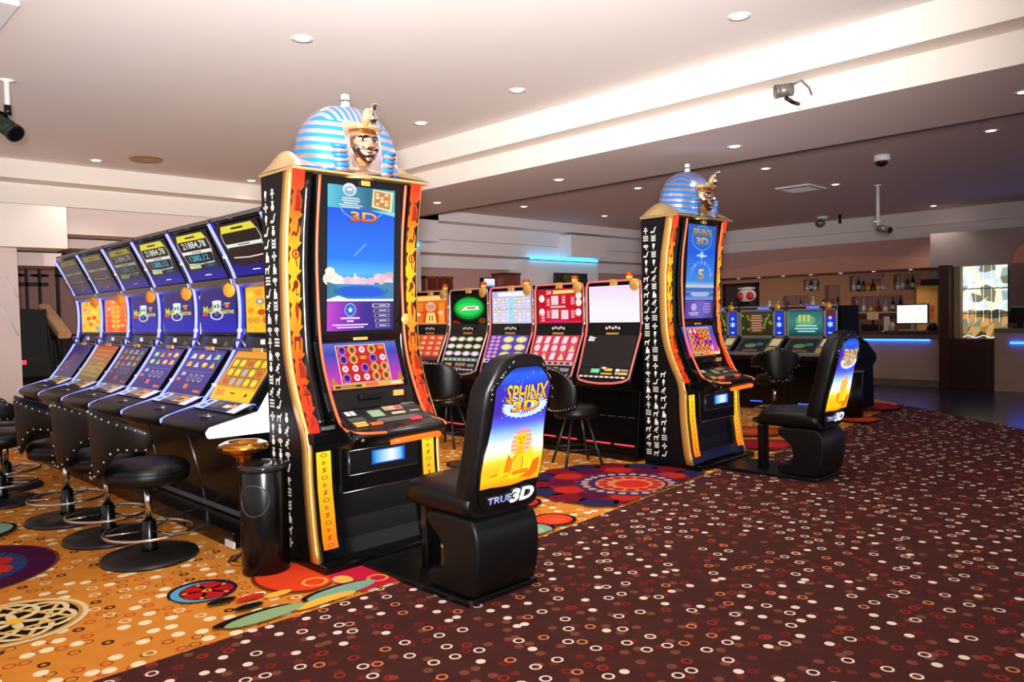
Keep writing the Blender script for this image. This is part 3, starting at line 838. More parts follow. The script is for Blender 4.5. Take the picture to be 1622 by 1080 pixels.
    m = MB(BLACK); a = Art(m, (.0495, -.09, .545), (0, .24, 0), (0, 0, .085), SCREEN)
    a.hgrad([(0, (20, 70, 190)), (.08, (40, 150, 230)), (.4, (190, 236, 250)), (.6, (255, 255, 255)), (.85, (120, 210, 250)), (.94, (40, 110, 220)), (1, (20, 60, 190))], 0, 1); a.up(); a.rect(0, 0, 1, .08, (20, 80, 200)).rect(0, .92, 1, 1, (20, 80, 200)); m.build('small_display', t)
    m = MB(STEEL); m.tube([(.037, -.28, .41), (.037, .28, .41)], .004, 6); m.tube([(.049, -.24, .505), (.049, .24, .505)], .003, 6); m.tube([(.049, -.24, .645), (.049, .24, .645)], .003, 6); m.tube([(.049, -.24, .505), (.049, -.24, .645)], .003, 6); m.build('steel_edging', t)
    m = MB(BLACK); m.bb(-.3, -.12, -.29, .29, .06, .4); m.build('belly_door', t, .006)
    m = MB(STEEL); m.tube([(-.115, .18, .1), (-.115, .18, .38)], .004, 6); m.tube([(-.115, -.26, .2), (-.115, .18, .2)], .003, 6); m.build('door_edging', t)
    m = MB(BLACK); m.bb(-.45, .14, -.468, .468, 0, .052); m.build('plinth', t, .01)
    # ---- crowning pharaoh head
    top = MB(GOLDP); n1, n2 = 18, 36; rows = []
    for i in range(n1 + 1):
        x = -.46 + .40 * i / n1; r = []
        for j in range(n2 + 1):
            y = -.478 + .956 * j / n2
            h = .03 + .10 * math.exp(-((abs(y) - .385) / .07) ** 2) * math.exp(-((x + .30) / .14) ** 2) + .045 * math.exp(-(y / .3) ** 2)
            edge = min(1, (.478 - abs(y)) / .04, (x + .46) / .05 + .2, (-.06 - x) / .06 + .15)
            r.append((x + (.03 * math.cos(y * 3) if i == n1 else 0), y, 2.237 + h * max(0.1, edge) ** .6))
        rows.append(r)
    top.loft(rows, cap=False, closed=False)
    top.bb(-.455, -.06, -.474, .474, 2.232, 2.246)
    top.build('shoulder_crest', t)
    hd = MB(NEMES)
    seg, nz = 64, 40; rings = []
    def wd(tt): return .325 * max(0, (1 - (tt * .99) ** 3.0)) ** .5
    def dp(tt): return .20 * max(0, (1 - (tt * .985) ** 2.7)) ** .5
    ctr = -.255
    for k in range(nz + 1):
        tt = k / nz; z = 2.255 + .425 * tt; rg = []
        for i in range(seg):
            a = 2 * PI * i / seg; ca, sa = math.cos(a), math.sin(a)
            ex = .75
            y = wd(tt) * math.copysign(abs(sa) ** ex, sa); x = ctr + dp(tt) * math.copysign(abs(ca) ** ex, ca)
            if ca > 0 and tt < .62 and abs(y) < .1: x -= .03 * (1 - (y / .1) ** 2)
            rg.append((x, y, z))
        rings.append(rg)
    hd.loft(rings)
    hd.build('headdress', t)
    fc = MB(FACE); nu, nv = 28, 34; rows = []
    for j in range(nv + 1):
        v = j / nv; r = []
        z = 2.315 + .225 * v
        w = .095 * (1 - .66 * max(0, (.5 - v) / .5) ** 1.9) * (1 - .28 * max(0, (v - .58) / .42) ** 2)
        dpt = .118 * (1 - .26 * max(0, (.30 - v) / .30) ** 2) * (1 - .24 * max(0, (v - .6) / .4) ** 2)
        for i in range(nu + 1):
            u = -1 + 2 * i / nu; y = w * math.sin(u * PI / 2); x = dpt * (math.cos(u * PI / 2) ** .8)
            g = lambda cy, cv, sy, sv: math.exp(-((y - cy) / sy) ** 2 - ((v - cv) / sv) ** 2)
            x += .030 * g(0, .42, .014, .055) + .018 * g(0, .52, .011, .10) + .010 * g(0, .40, .024, .035)   # nose
            x += .012 * (g(.034, .69, .03, .04) + g(-.034, .69, .03, .04))                                     # brow
            x -= .016 * (g(.038, .60, .020, .045) + g(-.038, .60, .020, .045))                                 # eye sockets
            x += .013 * g(0, .285, .030, .022) + .014 * g(0, .235, .026, .022) - .006 * g(0, .26, .03, .01)    # lips
            x += .012 * g(0, .09, .022, .06) + .008 * (g(.062, .42, .022, .09) + g(-.062, .42, .022, .09))      # chin, cheeks
            r.append((-.165 + x, y, z))
        rows.append(r)
    fc.loft(rows, cap=False, closed=False)
    fc.V = [HX(p) for p in fc.V]
    fo = fc.build('face', t)
    for s in (-1, 1):
        ey = MB(mat('eye_white', (236, 226, 214), .3)); ey.sphere(-.075, s * .038, 2.4505, .012, .02, .0105, 12, 8)
        ey.use(mat('eye_dark', (14, 10, 10), .2)); ey.sphere(-.0655, s * .038, 2.4505, .006, .009, .009, 10, 6); ey.tube([(-.082, s * .016, 2.452), (-.064, s * .038, 2.464), (-.084, s * .066, 2.452), (-.11, s * .085, 2.448)], .0035, 6)
        ey.tube([(-.075, s * .014, 2.472), (-.062, s * .038, 2.482), (-.085, s * .07, 2.472)], .0045, 6); ey.V = [HX(p) for p in ey.V]; ey.build('eye', fo)
        er = MB(FACE); er.sphere(-.135, s * .104, 2.44, .02, .012, .03, 10, 8); er.V = [HX(p) for p in er.V]; er.build('ear', fo)
    nk = MB(GOLDP); nk.lathe([(.09, 0), (.062, .03), (.056, .12)], -.185, 0, 2.25, 18); nk.V = [HX(p) for p in nk.V]; nk.build('neck', t)
    hb = MB(GOLDP); hb.loft([[(-.165 + .122 * math.cos(a), .108 * math.sin(a), z) for a in [-1.7 + 3.4 * i / 20 for i in range(21)]] for z in (2.505, 2.52, 2.532)], cap=False, closed=False)
    hb.tube([(-.165 + .125 * math.cos(a), .11 * math.sin(a), 2.518) for a in [-1.7 + 3.4 * i / 20 for i in range(21)]], .012, 8)
    hb.V = [HX(p) for p in hb.V]; hb.build('head_band', t)
    for s in (-1, 1):
        lp = MB(SILV); lp.use(BLUEP)
        for k in range(6): lp.use(BLUEP if k % 2 else SILV); lp.tube([(-.055 + .003 * k, s * (.118 + .004 * k), 2.262 + .026 * k), (-.07, s * (.20 + .004 * k), 2.262 + .026 * k)], .013, 8)
        lp.build('lappet', t)
    cb = MB(CHROME); cb.tube([(-.045, 0, 2.52), (-.012, 0, 2.555), (-.028, 0, 2.59), (-.005, 0, 2.625), (.024, 0, 2.62)], [.014, .024, .018, .015, .006], 10, flat=.7); cb.V = [HX(p) for p in cb.V]; cb.build('cobra_ornament', t)
    vu = MB(GOLDP); vu.tube([(-.05, -.035, 2.52), (-.03, -.035, 2.565), (-.02, -.03, 2.595), (.006, -.03, 2.59)], [.022, .024, .014, .005], 10); vu.V = [HX(p) for p in vu.V]; vu.build('vulture_ornament', t)
    bc = MB(WHITEP); bc.lathe([(.026, 0), (.026, .045), (.022, .047)], ctr, 0, 2.672, 16); bc.use(BLACK); bc.lathe([(.027, 0), (.027, .008)], ctr, 0, 2.712, 16); bc.use(WHITEP); bc.lathe([(.025, 0), (.025, .03), (.02, .036)], ctr, 0, 2.72, 16)
    bc.build('beacon', t)
    return t

def pharaoh_chair(loc, label, group, bright=1.0):
    t = thing('gaming_chair', label, 'chair', loc, 0, group)
    m = MB(BLACKM); m.bb(.145, 1.05, -.24, .24, 0, .03); m.build('base_plate', t, .006)
    m = MB(STEEL); m.prism([(1.04, -.235), (1.052, -.235), (1.052, -.215)], 'z', .002, .034); m.build('corner_guard', t)
    # C-shaped pedestal
    out = [(.74, .03), (.70, .055), (.70, .10), (.74, .125), (.80, .13), (.83, .16), (.835, .22), (.82, .275), (.77, .31), (.72, .345), (.70, .39), (.72, .42), (1.02, .42), (1.065, .40), (1.09, .34), (1.095, .25), (1.085, .14), (1.06, .05), (1.03, .03)]
    m = MB(BLACKM); m.prism(smooth2(out, 1), 'y', -.215, .215, True)
    m.build('pedestal', t, .028, 4)
    m = MB(BLACK); m.bb(.44, .50, -.05, .05, .03, .40); m.build('foot_rest_post', t, .01)
    # seat
    st = [(.52, .445, .02), (.525, .465, .05), (.56, .485, .075), (.68, .49, .08), (.85, .49, .08), (1.0, .485, .075), (1.06, .48, .06)]
    m = MB(VINYL); rings = []
    for x, zc, h in st:
        w = .235 if x > .6 else .20 + (x - .52) * .4
        rr = []
        for i in range(24):
            a = 2 * PI * i / 24; c, s_ = math.cos(a), math.sin(a)
            rr.append((x, w * math.copysign(abs(c) ** .45, c), zc + h * math.copysign(abs(s_) ** .6, s_)))
        rings.append(rr)
    m.loft(rings); m.build('seat', t)
    # back rest: tilted slab with rounded shoulders
    def bx(z): return 1.085 + (z - .5) * .238
    m = MB(VINYL); rings = []
    for z, w in ((.40, .10), (.405, .16), (.425, .205), (.47, .228), (.6, .236), (.8, .228), (.95, .232), (1.04, .228), (1.10, .205), (1.15, .172), (1.19, .135), (1.205, .09), (1.21, .04)):
        rr = []; xb = bx(z) - .004
        th = .15 if .44 < z < 1.12 else .15 * (.62 if z < .41 or z > 1.2 else .85)
        off = (.15 - th) / 2
        for i in range(32):
            a = 2 * PI * i / 32; c, s_ = math.cos(a), math.sin(a)
            rr.append((xb - .075 + (th / 2) * math.copysign(abs(c) ** .35, c), w * math.copysign(abs(s_) ** .38, s_), z))
        rings.append(rr)
    m.loft(rings); back_mb = m
    # glowing picture on the back
    O = Vector((bx(.44), -.215, .44)); V = Vector((bx(1.15), -.215, 1.15)) - O
    m = MB(BLACK)
    N = Vector((1, 0, -.238)).normalized()
    hw = [(.0, .60), (.06, .80), (.15, .92), (.3, .96), (.42, .94), (.5, .88), (.62, .84), (.75, .84), (.86, .86), (.93, .68), (.985, .46), (1, .3)]
    def W(v):
        for (a, b), (c, d) in zip(hw, hw[1:]):
            if v <= c: return b + (d - b) * (v - a) / (c - a)
        return hw[-1][1]
    a = Art(m, O + N * .003, (0, .43, 0), V, LITSIGN)
    # frame/backing plate with true thickness
    bp = MB(BLACK)
    rim = [(.5 - W(v) / 2 - .012, v) for v in [i / 30 for i in range(31)]]; rim += [(1 - u, v) for u, v in rim[::-1]]
    lo = [a.P(u, v) - N * .03 for u, v in rim]; hi = [a.P(u, v) - N * .001 for u, v in rim]
    bp.loft([lo, hi], smooth=False); bp.build('picture_frame', t)
    stops = [(0, (28, 10, 40)), (.165, (36, 14, 60)), (.17, (255, 150, 10)), (.24, (255, 206, 20)), (.30, (255, 196, 30)), (.36, (255, 226, 60)), (.40, (255, 250, 200)), (.47, (255, 255, 255)), (.55, (170, 220, 255)), (.62, (90, 110, 236)), (.7, (70, 40, 170)), (.86, (70, 40, 180)), (.9, (40, 90, 200)), (.95, (40, 110, 220)), (1, (40, 60, 130))]
    def cat_(v):
        for (va, ca), (vb, cb) in zip(stops, stops[1:]):
            if v <= vb: return tuple(ca[k] + (cb[k] - ca[k]) * (v - va) / (vb - va) for k in range(3))
        return stops[-1][1]
    vs = sorted(set([i / 60 for i in range(61)] + [s[0] for s in stops]))
    def ctint(c, u, v):
        if v > .5: return tuple(min(255, c[k] * (1 + (.25 if k == 2 else -.1) * (1 - abs(2 * u - 1)))) for k in range(3))
        return c
    m.use(LITSIGN)
    for va, vb in zip(vs, vs[1:]):
        if va < .17: continue
        for q in range(6):
            def U(v, k): return .5 + W(v) * (k / 6 - .5)
            def Vv(v, k):   # bowed lower edge of the picture
                if v <= .18: return v + .05 * ((2 * k / 6 - 1) ** 2)
                return v
            pts = [(U(va, q), Vv(va, q)), (U(va, q + 1), Vv(va, q + 1)), (U(vb, q + 1), Vv(vb, q + 1)), (U(vb, q), Vv(vb, q))]
            m.f([m.v(a.P(*p)) for p in pts], [ctint(cat_(p[1] if p[1] > .18 else va), p[0], p[1]) for p in pts])
    a.up(2)
    YL, OR, BRN = (255, 214, 20), (246, 130, 10), (190, 84, 10)
    a.poly([(.82, .2), (.93, .24), (.93, .34), (.72, .30), (.62, .22)], (246, 110, 10)).up()
    a.poly([(.1, .262), (.42, .262), (.34, .275), (.2, .27)], (200, 120, 10))
    # lying sphinx
    a.ell(.55, .30, .26, .085, YL, 20).up(); a.poly([(.36, .24), (.44, .24), (.47, .36), (.4, .4)], OR).up()
    a.ell(.72, .34, .10, .10, (255, 224, 40), 16).up(); a.ell(.56, .31, .11, .07, (255, 206, 30), 16).up()
    a.poly([(.24, .25), (.5, .25), (.5, .275), (.28, .272)], YL); a.poly([(.5, .245), (.76, .245), (.76, .275), (.5, .27)], OR).up()
    a.line([(.46, .26), (.47, .34), (.53, .385)], .006, BRN); a.line([(.65, .27), (.64, .37)], .005, BRN).up()
    a.poly([(.44, .40), (.70, .40), (.75, .47), (.72, .545), (.64, .575), (.53, .575), (.46, .54), (.42, .47)], (236, 150, 170)).up()
    for i in range(5): a.rect(.43, .405 + i * .03, .74, .418 + i * .03, (250, 220, 120))
    a.up().ell(.57, .49, .085, .055, (255, 206, 30), 16).up().poly([(.5, .385), (.64, .385), (.62, .45), (.52, .45)], (250, 190, 20)).up()
    a.rect(.52, .50, .56, .508, BRN).rect(.59, .50, .63, .508, BRN).rect(.545, .465, .6, .471, BRN).poly([(.57, .50), (.585, .48), (.56, .48)], OR).up()
    # burst and title
    for i in range(26):
        t_ = 2 * PI * i / 26
        a.line([(.55 + .1 * math.cos(t_), .735 + .03 * math.sin(t_)), (.55 + .36 * math.cos(t_), .735 + .085 * math.sin(t_))], .008, (220, 240, 255))
    a.ering(.55, .735, .34, .08, .3, (206, 232, 255), 26, PI * .95, 2.05 * PI).up()
    a.text('SPHINX', .22, .765, .89, .895, (90, 50, 0), off=.05, curve=-.012).up(); a.text('SPHINX', .23, .77, .88, .89, (255, 236, 60), (250, 160, 10), off=.015, curve=-.012).up()
    a.text('3D', .32, .695, .78, .775, (120, 50, 0), off=.06).up(); a.text('3D', .34, .70, .76, .77, (255, 230, 50), (250, 140, 10), off=.03).up()
    for i in range(40):
        u, v = .5 + (random.random() - .5) * W(.9) * .9, .64 + .33 * random.random()
        a.circ(u, v, .006, (220, 232, 255), 6)
    a.text('TRUE', .17, .062, .55, .112, (206, 214, 250), (150, 150, 236), off=.02); a.text('3D', .52, .04, .90, .14, (250, 252, 255), off=.05, shear=.08)
    m.build('glowing_picture', t)
    # sparkle studs of the upholstery round the shoulders
    st_ = back_mb.use(CHROME); rr = random.Random(3)
    for i in range(26):
        s = -1 if i % 3 else 1; z = .98 + .2 * rr.random(); 
        y = s * (.232 - max(0, z - 1.05) * 1.0) * (.86 + .08 * rr.random())
        if abs(y) < W((z - .44) / .71) * .215 + .012: y = s * (W((z - .44) / .71) * .215 + .016)
        st_.sphere(bx(z) + .0, y, z, .004, seg=6, rg=4)
    st_.build('backrest', t)
    return t

G1 = 'tall pharaoh-headed slot machines'
pharaoh_machine((-3.8, 2.617, 0), 'tall black slot machine with striped pharaoh head, nearest the camera, cloud picture on its screen', art_main_a, 11, G1)
pharaoh_machine((-3.7, 6.227, 0), 'tall black slot machine with blue pharaoh head standing farther back, number 5 on its screen', art_main_b, 23, G1)
G2 = 'chairs with glowing sphinx pictures'
pharaoh_chair((-3.8, 2.617, 0), 'black gaming chair with glowing sphinx picture, in front of the nearer pharaoh machine', G2)
pharaoh_chair((-3.7, 6.227, 0), 'black gaming chair with glowing sphinx picture, in front of the farther pharaoh machine', G2)
# ------------------------------------------------------------------ front-left row: six curved machines facing the stools
SPINE = [(-.30, .835), (-.187, .976), (-.053, 1.183), (-.008, 1.29), (.002, 1.584), (-.04, 1.738), (-.084, 1.836), (-.209, 2.075)]   # (y,z) from the photo's light lines
def art_jackpot(a, k):
    a.vgrad([(0, (20, 30, 170)), (.22, (16, 22, 120)), (.25, (8, 10, 40)), (1, (6, 8, 24))]).up()
    dim = {0: 1, 1: 1, 2: .95, 3: .7, 4: .6, 5: .5}[k]
    C = lambda c: tuple(int(x * dim) for x in c)
    YL, WH, CY, GR = C((232, 220, 60)), C((236, 240, 226)), C((70, 190, 226)), C((206, 226, 150))
    a.poly([(.08, .84), (.14, .97), (.86, .97), (.92, .84)], YL).up(); a.bars(.3, .7, .87, .94, 1, (60, 50, 10)); a.up()
    a.rect(.08, .635, .92, .835, (6, 8, 14)).rect(.08, .56, .92, .625, WH).rect(.1, .37, .9, .55, (6, 10, 18)).line([(.08, .84), (.06, .7), (.14, .36), (.5, .34), (.86, .36), (.94, .7), (.92, .84)], .008, WH).up()
    a.bars(.3, .7, .575, .61, 1, (40, 40, 50))
    if k == 0:
        a.bars(.34, .66, .875, .94, 1, (20, 16, 10)); a.rect(.1, .37, .9, .55, (40, 14, 20)); a.up().rect(.2, .2, .8, .33, (50, 16, 30)).line([(.5, .36), (.62, .2)], .006, (120, 120, 140))
    elif k in (4, 5):
        a.rect(.1, .66, .9, .82, C((96, 84, 90))).rect(.12, .1, .88, .3, C((130, 90, 130))).line([(.5, .35), (.62, .05)], .01, C((200, 180, 190))).line([(.1, .5), (.9, .42)], .008, C((180, 170, 180)))
        a.up().rect(.12, .38, .88, .54, C((120, 92, 110)))
    else:
        a.text('21884,78', .18, .66, .84, .815, WH, off=.01).text('1280,12', .22, .39, .76, .53, CY, off=.01)
        a.rect(.1, .25, .46, .345, C((40, 60, 40))).rect(.54, .25, .9, .345, C((20, 60, 80))).up(); a.rect(.12, .26, .44, .335, GR).up().text('1,2', .24, .27, .38, .325, (50, 60, 30)).text('0,6', .66, .27, .78, .325, (70, 140, 160))
    a.bars(.4, .66, .08, .12, 1, WH)

def art_upper(a, k):
    if k in (0, 5):
        a.vgrad([(0, (250, 190, 20)), (.5, (255, 206, 40)), (1, (246, 180, 20))]).up()
        rr = random.Random(5 + k)
        for i in range(16):
            u, v = rr.uniform(.1, .9), rr.uniform(.08, .92); a.ell(u, v, .09, .07, ((250, 150, 20), (255, 220, 70), (236, 160, 30))[i % 3], 10)
        a.up()
        for u, v, c in ((.35, .66, (120, 130, 170)), (.7, .45, (226, 60, 20)), (.38, .43, (214, 70, 20)), (.5, .25, (236, 90, 40)), (.82, .12, (120, 170, 200)), (.85, .95, (230, 60, 30))):
            a.ell(u, v, .1, .065, c, 12)
        a.up(); a.ell(.35, .66, .06, .045, (236, 220, 190), 10); a.line([(.36, .6), (.42, .34)], .006, (90, 140, 60))
    elif k == 4:
        a.vgrad([(0, (250, 120, 30)), (.5, (255, 150, 20)), (1, (246, 96, 30))]).up()
        for i in range(6):
            for s in (-1, 1): a.ell(.5 + s * .3, .1 + i * .16, .17, .075, (246, 70 + 12 * i, 40), 10); a.ell(.5 + s * .12, .18 + i * .14, .1, .05, (255, 190, 60), 10)
        a.up(); a.ell(.2, .7, .08, .05, (255, 200, 160), 10); a.ell(.8, .2, .07, .05, (255, 210, 120), 10)
    else:
        a.vgrad([(0, (16, 26, 190)), (.3, (20, 26, 170)), (.5, (30, 26, 130)), (1, (38, 28, 110))]).up()
        a.rect(.0, .42, 1, .47, (24, 30, 130)).up()
        YG, WH = (206, 214, 90), (226, 236, 226)
        a.text('Multi', .06, .44, .46, .62, (90, 80, 20), off=.05).text('Game', .5, .42, .95, .56, (90, 90, 60), off=.05).up()
        a.text('Multi', .07, .445, .45, .615, YG, off=.02).text('Game', .51, .425, .94, .555, (206, 206, 130), off=.02).up()
        a.ering(.46, .40, .19, .115, .22, WH, 18); a.poly([(.34, .70), (.60, .70), (.57, .50), (.38, .50)], WH).up(); a.ell(.42, .6, .035, .035, (30, 90, 40), 8); a.poly([(.48, .64), (.52, .66), (.54, .57), (.50, .55)], (40, 110, 50)); a.ell(.47, .71, .14, .03, (240, 244, 240), 12)
        a.ell(.76, .61, .06, .055, (220, 110, 50), 10); a.rect(.68, .65, .84, .675, (226, 200, 90)); a.line([(.6, .63), (.7, .64)], .012, (70, 90, 200)); a.poly([(.04, .38), (.2, .38), (.22, .46), (.06, .46)], (224, 50, 80)); a.up()
        a.ell(.46, .41, .06, .05, (70, 80, 150), 10)

def art_lower(a, k):
    rr = random.Random(40 + k)
    if k == 0:
        a.vgrad([(0, (246, 196, 20)), (.2, (250, 210, 20)), (.28, (230, 150, 30)), (1, (240, 160, 40))]).up(); a.rect(.06, .28, .94, .86, (150, 96, 20)).up()
        for i in range(5):
            for j in range(3):
                u, v = .15 + .175 * i, .37 + .19 * j
                a.rect(u - .075, v - .085, u + .075, v + .085, (206, 150, 40)); a.up(); c = ((246, 226, 40), (250, 230, 60), (190, 180, 190), (220, 80, 40))[rr.randrange(4)]
                a.ell(u, v, .06, .07, c, 10); a.l -= 1
        a.up(2).bars(.42, .58, .12, .17, 1, (60, 40, 10)); a.rect(.08, .08, .3, .2, (240, 150, 60)).rect(.8, .1, .86, .16, (120, 80, 10))
        return
    if k == 4:
        a.vgrad([(0, (120, 90, 30)), (.3, (170, 140, 50)), (.6, (200, 110, 40)), (1, (220, 80, 30))]).up()
        for i in range(7):
            a.line([(.1, .15 + .12 * i), (.9, .12 + .12 * i)], .008, (226, 180, 70)); a.ell(rr.uniform(.2, .8), rr.uniform(.2, .8), .1, .06, (150, 120, 110), 10)
        return
    d = 1.0 if k < 3 else .8
    c = lambda t: tuple(int(x * d) for x in t)
    a.vgrad([(0, c((44, 36, 120))), (.5, c((60, 46, 140))), (1, c((66, 50, 150)))]).up()
    if k == 5:
        for i in range(5): a.ell(rr.uniform(.2, .8), rr.uniform(.2, .8), .16, .07, (110, 60, 120), 10)
        return
    cs = ((240, 160, 40), (250, 200, 60), (214, 70, 60), (220, 226, 236), (250, 180, 90), (150, 220, 150))
    rows = (.84, .66) if k < 3 else (.86, .7, .54)
    for j, v in enumerate(rows):
        for i in range(4):
            u = .16 + .23 * i; cc = c(cs[rr.randrange(6)]); t = rr.randrange(3)
            if t == 0: a.ell(u, v, .075, .06, cc, 12).up().ell(u, v + .01, .04, .03, c((250, 226, 130)), 8); a.l -= 1
            elif t == 1: a.poly([(u - .08, v - .05), (u + .08, v - .05), (u + .05, v + .06), (u - .04, v + .06)], cc)
            else: a.poly([(u - .07, v - .06), (u + .07, v - .06), (u, v + .07)], cc)
    a.up()
    for i in range(3):
        a.cring(.42 + .16 * i, .36, .055, .3, c((170, 170, 190)), 12)
    a.rect(.12, .40, .24, .47, c((200, 190, 220))).rect(.06, .28, .18, .34, c((226, 110, 90))).rect(.4, .12, .52, .22, c((230, 110, 70))).rect(.74, .06, .94, .11, c((220, 120, 50))).line([(.05, .5), (.95, .5)], .004, c((120, 110, 190)))

def art_deck(a, k, white):
    a.rect(0, 0, 1, 1, (206, 214, 240) if white else (40, 50, 150)).up()
    a.rect(.04, .1, .2, .92, (226, 230, 244)).rect(.24, .0, .80, .92, (20, 20, 26)).rect(.82, .05, .97, .95, (240, 240, 244)).up()
    a.rect(.07, .55, .16, .85, (40, 50, 90)).rect(.07, .15, .18, .45, (80, 120, 220)).rect(.27, .25, .47, .82, (126, 128, 110) if k else (90, 90, 84)).rect(.5, .2, .78, .85, (226, 150, 40) if k else (60, 30, 30)).up()
    a.rect(.56, .35, .70, .62, (120, 60, 20) if k else (240, 238, 230)).poly([(.66, .3), (.85, .5), (.72, .8)], (236, 160, 40))

def curved_machine(k, label, group):
    xc = -4.53 - .3835 - .767 * k
    t = thing('slot_machine', label, 'slot machine', (xc, 2.5, 0), 0, group)
    hw = .372
    m = MB(BLACK)
    prof = [(-.42, .66), (-.30, .12), (-.46, .10), (-.46, .0), (.42, 0), (.44, 2.09), (-.19, 2.085), (-.02, 1.70), (.02, 1.6), (.02, 1.30), (-.03, 1.16), (-.28, .82)]
    m.prism(prof, 'x', -hw, hw); m.build('cabinet', t, .004)
    m = MB(GREYP); m.loft([[(x, -.215, 2.082), (x, -.205, 2.112), (x, .05, 2.135), (x, .4, 2.12), (x, .44, 2.08)] for x in (-hw, hw)], closed=False, cap=False, smooth=False); m.build('top_cover', t)
    m = MB(GREYP); m.bb(-hw, hw, -.31, -.295, .13, .24); m.build('kick_panel', t)
    # padded console lip
    m = MB(VINYL); rings = []
    for x, e in ((-hw, .05), (-hw + .02, .015), (-hw + .07, 0), (0, -.02), (hw - .07, 0), (hw - .02, .015), (hw, .03)):
        rings.append([(x, -.29, .835), (x, -.42 + e * .3, .812), (x, -.55 + e, .785), (x, -.605 + e, .762), (x, -.62 + e, .735), (x, -.60 + e, .705), (x, -.54 + e, .685), (x, -.40, .66), (x, -.29, .66)])
    m.loft(rings); m.build('console_lip', t)
    m = MB(STEEL); m.ring(.1, -.47, .805, .055, .004, 24, 6); m.ring(.1, -.47, .805, .035, .004, 20, 6); o = m.build('oval_badge', t); 
    # light line down the left side and round the console corner
    m = MB(LEDVIO if k != 0 else LEDVIO)
    sp = [(-.62 + .06, .742), (-.45, .80)] + SPINE
    pts = [(-hw + .06, -.605, .742), (-hw + .01, -.59, .75), (-hw - .006, -.55, .765), (-hw - .008, -.42, .80)] + [(-hw - .008, y - .012, z) for y, z in smooth2(SPINE, 2)]
    m.tube(pts, [.015] * 4 + [.0115] * (len(pts) - 4), 8); m.build('light_line', t)
    m = MB(BLACK); m.use(mat('deep_blue_plastic', (20, 26, 150), .25, emit=.25, ecol=(20, 30, 200)))
    m.loft([[(-hw + .004, y - .006, z), (-hw + .035, y + .004, z)] for y, z in smooth2(SPINE, 2)], closed=False, cap=False); m.build('blue_side_strip', t)
    for y, z in ((-.205, .955), (-.006, 1.33), (-.092, 1.85)):
        b = MB(WHITEP); b.bb(-hw - .02, -hw + .012, y - .03, y - .005, z - .012, z + .012); b.build('light_joint', t, .003)
    if k == 0:
        m = MB(LEDWHITE)
        m.prism([(-.60, .70), (-.615, .735), (-.59, .765), (-.28, .83), (-.06, 1.17), (-.04, 1.16), (-.10, .98), (-.05, .80), (.1, .74), (.1, .69)], 'x', hw + .002, hw + .028); m.build('white_light_panel', t, .008)
        m = MB(LEDVIO); m.tube([(hw + .015, y - .01, z) for y, z in smooth2(SPINE[3:], 2)], .011, 8); m.build('light_line', t)
        m = MB(WHITEP); m.bb(hw - .09, hw + .03, -.475, -.462, .01, .05); m.build('white_kick_strip', t)
    # screens
    m = MB(BLACK); m.prism([(-.21, 2.05), (-.19, 2.07), (-.025, 1.72), (-.05, 1.70)], 'x', -hw + .04, hw - .01); m.build('top_box', t, .004)
    m = MB(BLACK); O = Vector((-.30, -.058, 1.715)); V = Vector((-.30, -.213, 2.048)) - O
    O += Vector((0, -.004, -.002)); art_jackpot(Art(m, O, (.62, 0, 0), V, SCREEN if k < 3 else DIMSCR), k); m.build('top_screen', t)
    m = MB(STEEL); m.prism([(-.06, 1.66), (-.07, 1.70), (.0, 1.70), (.01, 1.62)], 'x', -hw + .03, hw - .005); m.build('steel_ledge', t, .003)
    m = MB(BLACK); m.bb(-.33, .345, -.004, .03, 1.295, 1.655); m.build('screen_frame', t, .004)
    m = MB(BLACK); art_upper(Art(m, (-.30, -.006, 1.315), (.61, 0, 0), (0, 0, .325), SCREEN), k); m.build('upper_screen', t)
    m = MB(BLACK); O = Vector((-.315, -.272, .862)); V = Vector((-.315, -.052, 1.172)) - O
    N_ = Vector((1, 0, 0)).cross(V).normalized()
    art_lower(Art(m, O + N_ * .022, (.60, 0, 0), V, SCREEN if k < 3 else DIMSCR), k)
    m.use(BLACK); q = [O + N_ * .0215, O + Vector((.6, 0, 0)) + N_ * .0215, O + Vector((.6, 0, 0)) + V + N_ * .0215, O + V + N_ * .0215]
    m.loft([[p - N_ * .04 for p in q], q], smooth=False); m.build('lower_screen', t)
    # button deck
    m = MB(BLACK); O = Vector((-.30, -.405, .825)); V = Vector((-.30, -.278, .872)) - O
    N_ = Vector((1, 0, 0)).cross(V).normalized()
    art_deck(Art(m, O, (.62, 0, 0), V, SCREEN if k < 3 else DIMSCR), k, True); q = [O - N_ * .001, O + Vector((.62, 0, 0)) - N_ * .001, O + Vector((.62, 0, 0)) + V - N_ * .001, O + V - N_ * .001]
    m.use(BLACK); m.loft([[p - N_ * .03 for p in q], q], smooth=False); m.build('button_deck', t)
    m = MB(LEDBLUE); m.tube([(-.32, -.27, .868), (.33, -.27, .868)], .006, 6); m.build('deck_light', t)
    # ledge with handle and plates
    m = MB(STEEL); m.tube([(-hw + .01, -.075, 1.20), (hw - .01, -.075, 1.20)], .009, 8); m.build('rail', t)
    m = MB(STEEL); m.tube(smooth2([(-hw + .015, -.07, 1.205), (-hw + .03, -.09, 1.27), (-hw + .17, -.09, 1.27), (-hw + .185, -.07, 1.205)], 1) if False else [(-hw + .015, -.07, 1.205), (-hw + .04, -.09, 1.255), (-hw + .06, -.092, 1.265), (-hw + .155, -.092, 1.265), (-hw + .175, -.09, 1.255), (-hw + .20, -.07, 1.205)], .009, 8); m.build('handle', t)
    m = MB(WHITEP); m.bb(-.01, .015, -.05, -.03, 1.235, 1.268); m.build('white_tag', t)
    m = MB(GOLD); m.bb(-.06, .08, -.088, -.074, 1.185, 1.212); m.build('name_plate', t, .002)
